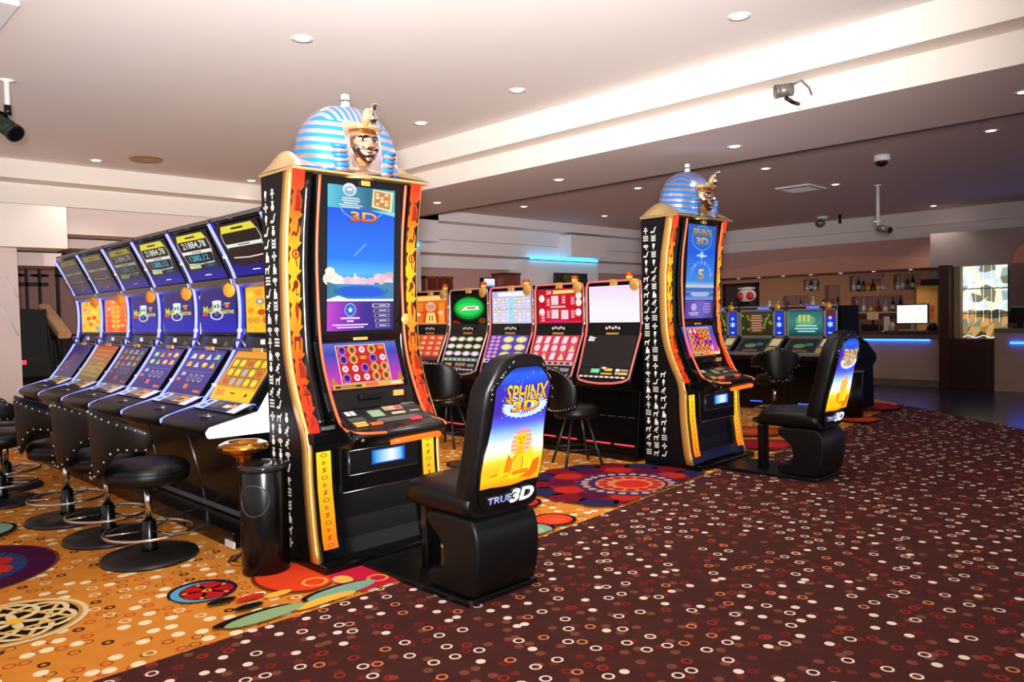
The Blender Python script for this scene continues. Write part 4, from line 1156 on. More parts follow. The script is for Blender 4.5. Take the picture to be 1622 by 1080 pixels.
    m = MB(mat('orange_badge', (232, 140, 40), .4)); m.lathe([(.002, -.006), (.05, -.006), (.055, 0), (.05, .006), (.002, .006)], 0, 0, 0, 10); o = m.build('orange_badge', t); o.rotation_euler = (R(90), 0, R(25)); o.location = (hw - .05, -.06, 1.62)
    # seams of the lower front
    m = MB(STEEL); m.tube([(-hw + .002, -.425, .655), (-hw + .002, -.302, .15)], .004, 6); m.build('front_seam', t)
    return t
GA = 'row of curved blue-lit slot machines'
LA = ['curved machine nearest the pharaoh machine, yellow fruit screens and white glowing end panel', 'curved blue slot machine second from the pharaoh machine, joker logo screen beside the yellow one', 'curved blue slot machine third from the pharaoh machine, joker logo between two others',
      'curved blue slot machine fourth from the pharaoh machine, joker logo next to orange screen', 'curved slot machine with all-orange middle screen, second from the far end of row', 'curved slot machine at the far end of the row, by the pine handrail']
for k in range(6): curved_machine(k, LA[k], GA)

# ------------------------------------------------------------------ back row: five machines beside the farther pharaoh machine
def art_b_top(a, k):
    if k == 0:
        a.vgrad([(0, (255, 250, 255)), (.5, (252, 244, 252)), (1, (246, 222, 250))])
    elif k == 1:
        a.vgrad([(0, (206, 16, 44)), (1, (196, 14, 40))]).up(); a.rect(.02, 0, .98, .06, (224, 40, 80)).up()
        a.text('20', .2, .84, .32, .95, (255, 236, 226), off=.02); a.poly([(.36, .84), (.88, .86), (.82, .95), (.36, .95)], (250, 220, 120))
        for u, v, c in ((.1, .72, 1), (.1, .32, 1), (.93, .78, 1), (.92, .3, 1), (.93, .58, 1)): a.ell(u, v, .065, .11, (255, 240, 234), 12)
        for u, v in ((.4, .66), (.4, .26), (.62, .24)): a.rect(u - .08, v - .13, u + .08, v + .13, (250, 214, 220))
        for u, v in ((.25, .62), (.6, .68), (.8, .64), (.25, .27), (.8, .26), (.12, .16)): a.rect(u - .05, v - .13, u + .05, v + .13, (226, 70, 90)); a.up(); [a.rect(u - .03, v - .1 + .07 * q, u + .03, v - .07 + .07 * q, (255, 220, 220)) for q in range(3)]; a.l -= 1
        a.up(2).rect(.3, .44, .64, .5, (214, 190, 180)).rect(.3, .06, .66, .1, (206, 30, 120))
    elif k == 2:
        a.vgrad([(0, (206, 206, 246)), (1, (190, 186, 236))]).up(); a.rect(.16, .84, .9, .97, (250, 250, 255)).rect(.43, .05, .58, .82, (170, 226, 240)).up()
        for i in range(9):
            for j in range(8):
                if 4 <= i <= 4: continue
                a.rect(.04 + i * .105, .06 + j * .095, .12 + i * .105, .13 + j * .095, ((250, 240, 200), (236, 226, 250), (250, 250, 250), (240, 220, 160))[(i * 3 + j * 5 + i * j) % 4])
        a.up()
        for i in range(9): a.rect(.06 + i * .105, .44, .1 + i * .105, .47, (150, 130, 190))
    elif k == 3:
        a.vgrad([(0, (14, 8, 8)), (1, (6, 8, 6))]).up(); a.ell(.5, .5, .46, .40, (10, 60, 20), 26).up().ell(.5, .52, .42, .36, (14, 150, 46), 28).up().ell(.5, .53, .38, .29, (20, 200, 70), 26).up().ell(.48, .5, .3, .2, (40, 226, 96), 22).up()
        a.poly([(.24, .44), (.8, .46), (.78, .58), (.34, .58)], (240, 244, 226)).up().poly([(.24, .42), (.42, .58), (.36, .58), (.22, .45)], (226, 110, 50)).bars(.4, .74, .48, .56, 1, (170, 60, 40)).poly([(.03, .02), (.3, .02), (.12, .12), (.03, .12)], (150, 30, 20)).ell(.88, .1, .1, .1, (110, 60, 20), 12)
    else:
        a.vgrad([(0, (206, 60, 14)), (.5, (226, 80, 20)), (1, (236, 120, 40))]).up(); a.rect(.08, .82, .98, .97, (255, 214, 120)).rect(.02, 0, .98, .05, (220, 140, 110))
        for u, v, c in ((.16, .6, (250, 130, 30)), (.85, .6, (250, 140, 40)), (.16, .2, (240, 110, 30)), (.84, .2, (250, 160, 60))): a.rect(u - .09, v - .15, u + .09, v + .15, c)
        a.up(); a.ell(.5, .6, .17, .17, (240, 170, 130), 14); a.ell(.5, .7, .09, .07, (250, 214, 190), 10); a.poly([(.32, .05), (.68, .05), (.62, .4), (.38, .4)], (255, 220, 120)); a.ell(.1, .35, .08, .06, (255, 220, 170), 8).ell(.82, .4, .1, .07, (255, 210, 170), 8).up(); a.rect(.44, .12, .47, .3, (60, 20, 10)).rect(.53, .12, .56, .3, (60, 20, 10)).bars(.36, .64, .52, .68, 3, (190, 120, 110))
def art_b_low(a, k):
    rr = random.Random(90 + k)
    if k == 0:
        a.rect(0, 0, 1, 1, (34, 28, 28)).up(); a.poly([(.03, .82), (.17, .82), (.15, .87), (.19, .93), (.05, .99), (.04, .97)], (236, 214, 226)); return
    bg = {1: (196, 40, 60), 2: (78, 60, 170), 3: (10, 8, 8), 4: (190, 46, 24)}[k]
    a.vgrad([(0, bg), (1, tuple(min(255, int(x * 1.1) + 4) for x in bg))]).up()
    nx, ny = {1: (5, 3), 2: (3, 3), 3: (4, 3), 4: (4, 4)}[k]
    for i in range(nx):
        for j in range(ny):
            u, v = (i + .5) / nx, .16 + .82 * (j + .5) / ny; w, h = .42 / nx, .34 / ny
            if k == 1:
                a.rect(u - w, v - h * 1.2, u + w, v + h * 1.2, (222, 80, 100)); a.up()
                (a.ell(u, v, w * .8, h, (250, 214, 220), 10) if rr.random() < .5 else a.poly([(u - w * .8, v - h), (u + w * .5, v - h), (u + w * .8, v + h), (u - w * .4, v + h)], (255, 230, 236)) if rr.random() < .6 else a.poly([(u - w * .8, v - h), (u + w * .8, v - h), (u, v + h)], (250, 220, 170))); a.l -= 1
            elif k == 2:
                if i == 0: [a.ell(u + du * w, v + dv * h, w * .45, h * .5, (230, 150, 190), 8) for du in (-.5, .5) for dv in (-.6, .6)]
                else: a.ell(u, v, w, h, (236, 216, 130), 12); a.up(); a.ell(u, v, w * .5, h * .5, (250, 240, 190), 10); a.l -= 1
            elif k == 3: a.ell(u, v, w * 1.1, h * .8, ((206, 196, 150), (214, 190, 206), (220, 206, 190))[rr.randrange(3)], 14); a.up(); a.ell(u, v, w * .6, h * .4, (246, 240, 226), 10); a.l -= 1
            else: a.rect(u - w, v - h, u + w, v + h, (226, 90, 50)); a.up(); a.ell(u + .02, v, w * .6, h * .6, (250, 190, 130), 8); a.l -= 1
    a.up(2); a.rect(.0, .0, 1, .13, {1: (214, 170, 170), 2: (226, 220, 236), 3: (110, 120, 110), 4: (80, 50, 40)}[k]).up()
    for i in range(7): a.rect(.04 + i * .135, .03, .12 + i * .135, .10, (60, 50, 60) if k != 3 else (190, 196, 186))

def flat_machine(k, label, group):
    xc = -4.26 - .345 - .705 * k
    t = thing('slot_machine', label, 'slot machine', (xc, 5.93, 0), 0, group)
    hw = .325
    m = MB(BLACK)
    m.prism([(-.12, .06), (-.06, .66), (-.20, .69), (-.215, .75), (-.03, 1.18), (0, 1.30), (0, 1.70), (.5, 1.70), (.52, .06)], 'x', -hw - .012, hw + .012); m.build('cabinet', t, .006)
    m = MB(BLACK); m.bb(-hw - .01, hw + .01, -.16, .5, 0, .06); m.build('plinth', t, .008)
    m = MB(LEDPINK if k < 3 else mat('pale_rose_trim', (214, 176, 168), .3, .5))
    out = [(-.26, -.232, .752), (-.31, -.20, .78), (-.33, -.03, 1.19), (-.333, -.012, 1.30), (-.333, -.01, 1.63), (-.32, -.01, 1.685), (-.29, -.01, 1.70)]
    top = out + [(-x, y, z) for x, y, z in out[::-1]]
    m.tube(top + [(.15, -.245, .735), (0, -.25, .728), (-.15, -.245, .735)], .0105, 8, closed=True); m.build('light_trim', t)
    for s in (-1, 1):
        m = MB(CHROME); m.tube([(s * .339, -.008, 1.66), (s * .339, -.01, 1.30), (s * .337, -.03, 1.20)], .011, 8); m.build('chrome_edge', t)
    m = MB(BLACK); art_b_top(Art(m, (-.305, -.005, 1.30), (.61, 0, 0), (0, 0, .355), SCREEN), k); m.build('upper_screen', t)
    m = MB(BLACK); O = Vector((-.30, -.1675, .875)); V = Vector((-.30, -.0365, 1.172)) - O; N_ = Vector((1, 0, 0)).cross(V).normalized()
    art_b_low(Art(m, O + N_ * .002, (.60, 0, 0), V, SCREEN), k); m.build('lower_screen', t)
    m = MB(BLACK); O = Vector((-.30, -.212, .775)); V = Vector((-.30, -.170, .868)) - O; N_ = Vector((1, 0, 0)).cross(V).normalized()
    a = Art(m, O + N_ * .003, (.60, 0, 0), V, PRINT)
    a.rect(0, 0, 1, 1, (26, 22, 22)).up()
    for i in range(9): a.rect(.03 + i * .105, .03, .11 + i * .105, .2, (206, 196, 200))
    if k == 0: a.rect(.25, .5, .42, .9, (110, 206, 150)).rect(.52, .72, .67, .98, (206, 190, 70)).rect(.46, .38, .68, .52, (216, 170, 70)).rect(.42, .92, .47, 1.1, (60, 110, 60)).rect(.47, .92, .53, 1.1, (236, 236, 230)).rect(.53, .92, .58, 1.1, (200, 50, 40)).rect(.74, .7, .82, .95, (220, 220, 220)).rect(.84, .72, .98, .94, (150, 140, 120)).rect(.8, .4, .98, .62, (206, 180, 60)).rect(.74, .42, .79, .6, (190, 190, 190))
    else: a.rect(.1, .5, .3, .85, (200, 160, 80)).rect(.4, .5, .7, .9, (160, 120, 90)).rect(.75, .45, .95, .8, (130, 126, 140)).rect(.1, .26, .6, .34, (150, 130, 200))
    m.build('button_deck', t)
    m = MB(BLACK); a = Art(m, (-.1, -.0195, 1.225), (.2, 0, 0), (0, -.01, .045), PRINT); a.rect(0, 0, 1, 1, (18, 16, 16)).up()
    for i in range(5): a.rect(.05 + i * .19, .15 + .2 * (i % 2), .18 + i * .19, .9 - .2 * ((i + 1) % 2), (206, 200, 196))
    m.build('maker_plate', t)
    m = MB(GOLD); m.bb(-.07, .07, -.04, -.022, 1.183, 1.203); m.build('name_plate', t)
    m = MB(GOLD); m.lathe([(.002, -.006), (.056, -.006), (.062, 0), (.056, .006), (.002, .006)], 0, 0, 0, 8); o = m.build('gold_badge', t); o.rotation_euler = (R(90), R(25), 0); o.location = (.265, -.03, 1.655)
    m = MB(GOLD); m.bb(-.035, .035, -.02, .01, 1.655, 1.715); m.build('gold_tab', t, .003)
    x0 = .04
    m = MB(mat('beacon_green', (60, 130, 60), .3)); m.lathe([(.034, 0), (.034, .022)], x0, .2, 1.70, 14); m.use(mat('beacon_yellow', (236, 190, 60), .3)); m.lathe([(.035, 0), (.035, .032)], x0, .2, 1.722, 14); m.use(mat('beacon_red', (206, 60, 40), .3)); m.lathe([(.036, 0), (.036, .028), (.03, .034)], x0, .2, 1.754, 14); m.build('candle_light', t)
    m = MB(LEDRED)
    m.bb(-.29, .02, -.128, -.118, .135, .148); m.bb(.07, .30, -.128, -.118, .135, .148); m.build('red_floor_light', t)
    m = MB(STEEL)
    for i in range(5): m.bb(-.26 + i * .12, -.2 + i * .12, -.104, -.094, .40, .408)
    m.build('vent_slots', t)
    return t
GB = 'row of slot machines along the back'
LB = ['slot machine with blank white upper screen, beside the farther pharaoh machine', 'slot machine with red upper screen of fruit, left of the blank white screen', 'slot machine with pale lilac paytable screen, middle of the back row',
      'slot machine with green oval logo on black screen in the back row', 'slot machine with orange upper screen, half hidden by the nearer pharaoh machine']
for k in range(5): flat_machine(k, LB[k], GB)

# ------------------------------------------------------------------ machines before the bar
GREYF = mat('silver_grey_frame', (150, 144, 146), .35, .5)
def bar_machine(k, label, group):
    xc = -4.09 - .385 - .70 * k
    t = thing('slot_machine', label, 'slot machine', (xc, 10.0, 0), 0, group)
    hw = .345
    m = MB(BLACK); m.prism([(0, 0), (0, .62), (-.20, .70), (-.26, .77), (-.02, 1.0), (0, 1.42), (.5, 1.42), (.5, 0)], 'x', -hw, hw); m.build('cabinet', t, .006)
    m = MB(GREYF)
    for x0, x1, z0, z1 in ((-.345, -.315, .99, 1.39), (.155, .19, .99, 1.39), (.315, .345, .99, 1.39), (-.345, .345, .99, 1.03), (-.345, .345, 1.355, 1.39), (-.33, .33, 1.41, 1.435)): m.bb(x0, x1, -.03, .01, z0, z1)
    m.build('frame', t, .004)
    m = MB(BLACK); a = Art(m, (-.31, -.024, 1.035), (.46, 0, 0), (0, 0, .315), SCREEN)
    rr = random.Random(k)
    if k == 0:
        a.vgrad([(0, (20, 70, 70)), (.5, (60, 130, 120)), (1, (40, 110, 110))]).up(); a.ell(.5, .62, .3, .25, (110, 170, 120), 14).up(); [a.rect(.3 + .13 * i, .55, .37 + .13 * i, .85, (206, 206, 90)) for i in range(3)]; a.bars(.15, .9, .1, .45, 3, (170, 226, 226))
    else:
        a.vgrad([(0, (40, 40, 20)), (1, (60, 56, 30))]).up(); a.rect(.28, .1, .72, .92, (92, 60, 40)).up(); a.bars(.3, .7, .15, .9, 7, (190, 140, 110))
        for i in range(14): a.ell(rr.choice((rr.uniform(.03, .25), rr.uniform(.75, .97))), rr.uniform(.1, .9), .04, .06, (120, 140, 50), 8)
    m.build('upper_screen', t)
    m = MB(BLACK); a = Art(m, (.195, -.024, 1.035), (.115, 0, 0), (0, 0, .315), SCREEN)
    a.vgrad([(0, (20, 50, 200)), (1, (30, 60, 220))]).up()
    if k == 0: a.rect(.05, .75, .95, 1, (120, 30, 40)); a.up()
    if k == 1: pass
    a.star(.5, .45, .4, (190, 226, 255), 6, .5).up().ell(.5, .72, .2, .07, (170, 210, 255), 8).poly([(.2, .12), (.8, .12), (.5, .04)], (220, 236, 255))
    m.build('side_screen', t)
    m = MB(BLACK); O = Vector((-.32, -.245, .79)); V = Vector((-.28, -.035, .99)) - O
    N_ = Vector((1, 0, 0)).cross(V).normalized()
    a = Art(m, O + N_ * .004, (.62, 0, 0), V, SCREEN); a.rect(0, 0, 1, 1, (70, 62, 62)).up(); a.rect(.04, .1, .68, .95, (26, 34, 32)).up(); a.ell(.3, .5, .14, .14, (90, 110, 80), 10).ell(.5, .6, .1, .1, (60, 90, 100), 10).bars(.1, .6, .14, .26, 1, (150, 90, 60)); a.rect(.74, .5, .95, .95, (190, 176, 120)).rect(.72, .1, .92, .4, (150, 120, 80)); m.build('lower_screen', t)
    m = MB(GREYF); m.prism([(-.262, .765), (-.268, .79), (-.235, .81), (-.225, .79)], 'x', -hw, hw); m.build('console_edge', t)
    m = MB(LEDBLUE); m.bb(-.06, .1, -.035, .0, 1.39, 1.412); m.build('header_light', t)
    m = MB(GOLD); m.lathe([(.002, -.006), (.05, -.006), (.05, .006), (.002, .006)], 0, 0, 0, 8); o = m.build('gold_badge', t); o.rotation_euler = (R(90), 0, 0); o.location = (.235, -.04, 1.415)
    m = MB(LEDBLUE); m.bb(-.2, -.02, -.012, -.002, .10, .112); m.build('floor_light', t)
    return t
GC = 'slot machines in front of the bar'
LC = ['low slot machine with teal upper screen, partly behind the farther gaming chair', 'low slot machine with olive and brown upper screen, left of the teal one', 'low slot machine mostly hidden behind the farther pharaoh machine']
for k in range(3): bar_machine(k, LC[k], GC)
t = thing('machine_end_panel', 'tall black stepped end panel closing the machines before the bar', 'panel', (-4.09, 10.0, 0))
m = MB(mat('dull_black', (5, 5, 5), .6, spec=.12))
m.prism([(0, 0), (-.06, .3), (-.02, .6), (-.22, .72), (-.24, .80), (-.06, 1.0), (-.05, 1.42), (.46, 1.42), (.46, 1.0), (.72, .93), (1.05, .74), (1.06, .66), (.93, .58), (.95, .3), (.96, 0)], 'x', 0, .05); m.build('panel', t, .01)

# ------------------------------------------------------------------ stools
def studs(mb, pts, r=.0075):
    for p in pts: mb.sphere(p[0], p[1], p[2], r, seg=6, rg=4)
def barrel_back(t, rad, a1, ztop, zbot, thick=.035, step=5.5):
    """curved upholstered back wrapping the -y side of the seat; ztop/zbot give its edges by angle"""
    m = MB(VINYL); n = 40; rings = []
    for i in range(n + 1):
        s = -1 + 2 * i / n; th = -PI / 2 + s * R(a1)
        zt, zb = ztop(abs(s)), zbot(abs(s)); zm = (zt + zb) / 2; h = max(.004, (zt - zb) / 2); rr = []
        k = min(1, (1 - abs(s)) * 9 + .25)
        for j in range(16):
            a = 2 * PI * j / 16
            q = rad + thick / 2 * k * math.copysign(abs(math.cos(a)) ** .5, math.cos(a)) + .012 * math.sin(a)
            rr.append((q * math.cos(th), q * math.sin(th), zm + h * math.copysign(abs(math.sin(a)) ** .8, math.sin(a))))
        rings.append(rr)
    m.loft(rings); st = m.use(CHROME); pts = []
    k = int(2 * a1 / step)
    for i in range(k + 1):
        s = -1 + 2 * i / k; th = -PI / 2 + s * R(a1)
        if abs(s) > .98: continue
        for z, dq in ((ztop(abs(s)) - .018, .003), (zbot(abs(s)) + .018, .0)):
            if ztop(abs(s)) - zbot(abs(s)) < .07: continue
            q = rad + thick / 2 + dq + .003; pts.append((q * math.cos(th), q * math.sin(th), z))
    studs(st, pts); return st.build('backrest', t)
def seat_pad(t, r, z0, z1):
    m = MB(VINYL); h = z1 - z0
    m.lathe([(r * .9, z0), (r * .985, z0 + h * .12), (r, z0 + h * .35), (r * .99, z0 + h * .62), (r * .93, z0 + h * .84), (r * .75, z0 + h * .96), (.01, z1)], 0, 0, 0, 36)
    m.tube([(r * 1.0 * math.cos(2 * PI * i / 40), r * 1.0 * math.sin(2 * PI * i / 40), z0 + h * .55) for i in range(40)], .006, 6, True)
    return m.build('seat', t)
def pedestal_stool(loc, rz, label, group):
    t = thing('bar_stool', label, 'stool', loc, rz, group)
    m = MB(DKGRAN); m.lathe([(.27, 0), (.272, .012), (.262, .026), (.10, .045), (.05, .05)], 0, 0, 0, 40); m.build('base', t)
    m = MB(BLACK); m.lathe([(.05, .045), (.045, .07), (.038, .22), (.03, .23)], 0, 0, 0, 18); m.build('post_sleeve', t)
    m = MB(CHROME); m.lathe([(.021, .2), (.021, .46)], 0, 0, 0, 16); m.build('post', t)
    m = MB(CHROME); m.ring(0, 0, .165, .245, .0105, 48, 8)
    for i in range(3):
        a = .4 + i * 2 * PI / 3; m.tube([(.03 * math.cos(a), .03 * math.sin(a), .165), (.245 * math.cos(a), .245 * math.sin(a), .165)], .007, 6)
    m.build('foot_ring', t)
    m = MB(BLACKM); m.lathe([(.12, .44), (.13, .462), (.12, .47)], 0, 0, 0, 20); m.build('seat_plate', t)
    seat_pad(t, .235, .46, .59)
    def ztop(s): return .92 - .14 * s ** 1.4 if s < .88 else .92 - .14 * s ** 1.4 - .045 * ((s - .88) / .12) ** 2
    def zbot(s):
        if s < .3: return .50 + .07 * (s / .3) ** 2
        if s < .6: return .57 + .11 * math.sin((s - .3) / .3 * PI / 2)
        return .68 - .01 * (s - .6) / .28 if s < .88 else .67 + .045 * ((s - .88) / .12) ** 2
    barrel_back(t, .275, 88, ztop, zbot, .035, 9)
    return t
GS = 'studded pedestal stools at the curved machines'
s0 = pedestal_stool((-4.77, 1.63, 0), R(-8), 'black studded pedestal stool nearest the bin and the white end panel', GS)
for (x, y, rz), lb in zip(((-5.42, 1.60, R(6)), (-6.15, 1.55, R(-12)), (-7.15, 1.34, R(22)), (-7.75, 1.5, 0)),
        ('black studded pedestal stool second from the bin', 'black studded pedestal stool third from the bin', 'black studded pedestal stool at the left edge, seat turned outwards', 'black studded pedestal stool behind the one at the left edge')):
    dup(s0, (x, y, 0), rz, lb)
def four_leg_stool(loc, rz, label, group):
    t = thing('low_stool', label, 'stool', loc, rz, group)
    LEG = mat('grey_black_tube', (44, 42, 44), .35, .4)
    for i in range(4):
        a = PI / 4 + i * PI / 2 + .2; m = MB(LEG)
        m.tube([(.10 * math.cos(a), .10 * math.sin(a), .45), (.20 * math.cos(a), .20 * math.sin(a), .16), (.255 * math.cos(a), .255 * math.sin(a), .0)], .0125, 8); m.build('leg', t)
    m = MB(LEG)
    for i in range(4):
        a, b = PI / 4 + i * PI / 2 + .2, PI / 4 + (i + 1) * PI / 2 + .2
        m.tube([(.20 * math.cos(a), .20 * math.sin(a), .16), (.20 * math.cos(b), .20 * math.sin(b), .16)], .008, 6)
    m.build('stretcher', t)
    seat_pad(t, .215, .445, .56)
    def ztop(s): return .66 + .26 * max(0, 1 - s ** 2.6) ** .5
    def zbot(s): return .50 + .06 * s ** 3
    barrel_back(t, .235, 84, ztop, zbot, .04, 6)
    return t
GT = 'studded four-legged stools at the back row'
f0 = four_leg_stool((-4.62, 5.36, 0), R(-40), 'black four-legged stool with studded round back, under the blank white screen machine', GT)
dup(f0, (-6.38, 5.30, 0), R(5), 'black four-legged stool with studded round back, beside the nearer glowing chair')
dup(s0, (-4.52, 9.02, 0), R(40), 'dark pedestal stool in front of the teal screen machine before the bar')

# ------------------------------------------------------------------ bin and ashtray stand
t = thing('litter_bin', 'black cylindrical bin with round side emblem, at the corner of the nearer pharaoh machine', 'bin', (-4.02, 1.99, 0))
m = MB(BLACK); m.lathe([(.128, 0), (.13, .01), (.13, .565), (.126, .575)], 0, 0, 0, 40); m.build('body', t)
m = MB(mat('smoky_lid', (36, 34, 34), .12, .3)); m.lathe([(.126, .572), (.137, .58), (.139, .595), (.13, .607), (.105, .603), (.02, .595)], 0, 0, 0, 40); m.build('lid', t)
m = MB(BLACKM); rr = []
for i in range(30):
    a = 2 * PI * i / 30; th = math.atan2(-1.99 - .0, 4.02) - .45 + .085 / .13 * math.cos(a) * 1.0
    rr.append((.1315 * math.cos(th), .1315 * math.sin(th), .42 + .085 * math.sin(a)))
em = mat('emblem_rim', (74, 70, 70), .3, .4)
m.use(em); m.tube(rr, .0035, 6, True); m.build('round_emblem', t)
t = thing('ashtray_stand', 'brass ashtray bowl on slim brass stem behind the black bin', 'ashtray', (-4.275, 2.0, 0))
m = MB(BRASS); m.lathe([(.11, 0), (.112, .012), (.09, .03), (.03, .05), (.02, .08)], 0, 0, 0, 32); m.build('foot', t)
m = MB(BRASS); m.lathe([(.018, .07), (.018, .52), (.03, .56), (.034, .59)], 0, 0, 0, 20); m.build('stem', t)
m = MB(BRASS); m.lathe([(.03, .565), (.052, .61), (.105, .637), (.139, .657), (.145, .67), (.135, .687), (.104, .70), (.09, .698), (.08, .68), (.03, .665), (.002, .665)], 0, 0, 0, 40, False); m.build('bowl', t)

# ------------------------------------------------------------------ ceiling fittings
t = thing('air_vent', 'white square air vent on the grey rear ceiling', 'vent', (-4.77, 10.35, 3.05))
m = MB(WHITEP); m.bb(-.24, .24, -.28, .28, -.02, 0); m.build('vent_frame', t, .004)
m = MB(BLACKM); m.bb(-.19, .19, -.23, .23, -.022, -.018); m.build('opening', t)
for i in range(4):
    m = MB(WHITEP); m.box(0, -.17 + i * .11, -.03, .38, .05, .008); m.build('slat', t)
t = thing('ceiling_speaker', 'round gold-rimmed speaker in the white ceiling above the left wall', 'speaker', (-9.38, 3.33, 3.3))
m = MB(mat('bronze_rim', (176, 140, 84), .4, .6)); m.lathe([(.15, -.004), (.175, -.014), (.185, 0)], 0, 0, 0, 30, False); m.build('rim', t)
m = MB(mat('speaker_grille', (178, 158, 120), .6)); m.lathe([(.002, -.008), (.15, -.005)], 0, 0, 0, 30, False); m.build('grille', t)
t = thing('air_conditioner', 'white ceiling air conditioner at the top left corner', 'air conditioner', (-5.75, .75, 3.3))
m = MB(WHITEP); m.bb(-.55, .5, -.4, .44, -.03, 0); m.build('panel', t, .008)
m = MB(mat('ac_dark_slot', (140, 134, 126), .6)); m.bb(-.45, .40, .28, .36, -.034, -.03); m.build('outlet', t)
for i in range(5):
    m = MB(WHITEP); m.box(-.02, -.2 + i * .08, -.036, .7, .05, .012); m.build('louver', t)
def bullet(mb_parent, p, d, col, L=.17, r=.042):
    p = Vector(p); d = Vector(d).normalized()
    m = MB(col); m.tube([p - d * L * .5, p + d * L * .5], r, 16, smooth=True); m.tube([p + d * L * .45, p + d * L * .62], r * 1.08, 16); m.build('camera_body', mb_parent)
    m = MB(BLACK); m.tube([p + d * L * .60, p + d * L * .635], r * .9, 16); m.build('lens', mb_parent)
SILVG = mat('camera_grey', (126, 122, 116), .35, .5)
t = thing('security_camera', 'grey security camera with dark lens bracketed to the white beam', 'security camera', (-2.62, 5.575, 2.92))
bullet(t, (.0, -.14, .07), (-.75, -.7, -.12), SILVG, .11, .046)
m = MB(WHITEP); m.lathe([(.035, 0), (.03, .012), (.02, .02)], 0, 0, 0, 14); o = m.build('wall_plate', t); o.rotation_euler = (R(90), 0, 0); o.location = (.05, 0, -.02)
m = MB(BLACKM); m.tube([(.05, -.01, -.02), (.03, -.08, -.01), (.0, -.13, .02)], .014, 8); m.build('bracket', t)
m = MB(SILVG); m.tube([(.04, -.1, .11), (.10, -.08, .13), (.13, -.02, .08), (.14, 0, .03)], .008, 6); m.build('cable', t)
t = thing('ceiling_camera', 'white bullet camera hanging on a long white pole from the rear ceiling', 'security camera', (-3.99, 11.0, 3.053))
m = MB(WHITEP); m.lathe([(.022, -.55), (.022, 0)], 0, 0, 0, 12); m.lathe([(.045, -.02), (.045, 0)], 0, 0, 0, 14); m.build('pole', t)
m = MB(WHITEP); m.box(0, 0, -.50, .1, .05, .02); m.tube([(0, 0, -.54), (.03, -.02, -.59)], .016, 8); m.build('bracket', t)
bullet(t, (.10, -.06, -.615), (.8, -.5, -.25), SILVG, .19, .045)
t = thing('ceiling_camera', 'white dome camera with black bubble on the grey rear ceiling', 'security camera', (-3.18, 8.89, 3.053))
m = MB(WHITEP); m.lathe([(.075, -.07), (.085, -.05), (.085, 0)], 0, 0, 0, 24); m.build('housing', t)
m = MB(BLACK); m.lathe([(.004, -.125), (.035, -.118), (.058, -.098), (.066, -.07)], 0, 0, 0, 20); m.build('bubble', t)
t = thing('ceiling_camera', 'small grey dome camera high up in front of the bar moulding', 'security camera', (-6.03, 13.94, 3.053))
m = MB(WHITEP); m.lathe([(.09, -.05), (.10, 0)], 0, 0, 0, 18); m.build('housing', t)
m = MB(SILVG); m.sphere(-.04, 0, -.12, .09, .09, .075); m.build('bubble', t)
m = MB(BLACKM); m.lathe([(.025, -.16), (.025, 0)], .32, 0, 0, 10); m.build('antenna', t)
t = thing('security_camera', 'dark security camera on white stem at the left edge of the white ceiling', 'security camera', (-7.02, 1.475, 3.3))
m = MB(WHITEP); m.lathe([(.02, -.2), (.02, -.01), (.07, 0)], 0, 0, 0, 14); m.build('stem', t)
m = MB(BLACK); m.lathe([(.026, -.27), (.026, -.19)], 0, 0, 0, 12); m.tube([(-.02, -.02, -.25), (-.06, -.12, -.21)], .008, 6); m.build('joint', t)
bullet(t, (0, -.02, -.35), (.55, .3, -.45), mat('camera_dark_green', (34, 44, 36), .3, .3), .2, .065)

# ------------------------------------------------------------------ bar
t = thing('bar_counter', 'long marble-fronted bar counter with blue light under its dark top', 'counter', (-6.6, 14.1, 0))
m = MB(STONE); m.bb(-3, 2.42, .12, .6, 0, .82); m.build('front', t)
m = MB(mat('plinth_marble', (120, 100, 88), .4, noise=.2, nscale=3)); m.bb(-3, 2.43, .10, .13, 0, .12); m.build('plinth', t)
m = MB(mat('brown_marble_top', (74, 56, 52), .2, noise=.3, nscale=4)); m.bb(-3, 2.45, 0, .65, .90, .962); m.use(mat('brown_marble_edge', (112, 92, 84), .35, noise=.2, nscale=4)); m.bb(-3, 2.45, .01, .05, .822, .90); m.build('top', t, .006)
m = MB(LEDBAR); m.bb(-3, 2.28, .085, .115, .79, .812); m.build('blue_light_strip', t)
t = thing('bar_counter', 'marble counter at the right edge beyond the dark wooden door', 'counter', (-3.34, 14.1, 0))
m = MB(STONE); m.bb(0, 6, -.0, .5, 0, .93); m.build('front', t)
m = MB(mat('brown_marble_edge2', (128, 104, 90), .35, noise=.2, nscale=4)); m.bb(-.0, 6, -.03, .55, .93, 1.0); m.build('top', t, .006)
m = MB(LEDBAR); m.bb(.22, 6, -.03, -.002, .76, .785); m.build('blue_light_strip', t)
t = thing('wooden_cabinet', 'dark red wooden cupboard between the two marble counters', 'cabinet', (-3.66, 14.15, 0))
m = MB(REDWOOD); m.bb(-.33, .315, 0, .2, 0, .83); m.build('body', t, .005)
m = MB(mat('darker_red_wood', (46, 18, 16), .4, noise=.3, nscale=8)); m.bb(-.22, .22, -.015, 0, .12, .70); m.build('door', t, .008)
t = thing('backlit_panel', 'tall glowing panel of mirrored facets right of the dark wooden column', 'wall panel', (-3.65, 14.74, 0))
m = MB(BLACK); m.bb(-.36, .36, .0, .05, .62, 2.1); 
a = Art(m, (-.35, -.001, .65), (.70, 0, 0), (0, 0, 1.44), LITSIGN)
a.vgrad([(0, (90, 66, 30)), (.15, (150, 110, 60)), (.33, (176, 140, 96)), (.42, (226, 206, 180)), (.55, (255, 250, 240)), (.75, (236, 240, 240)), (1, (220, 236, 240))]).up()
rr = random.Random(12)
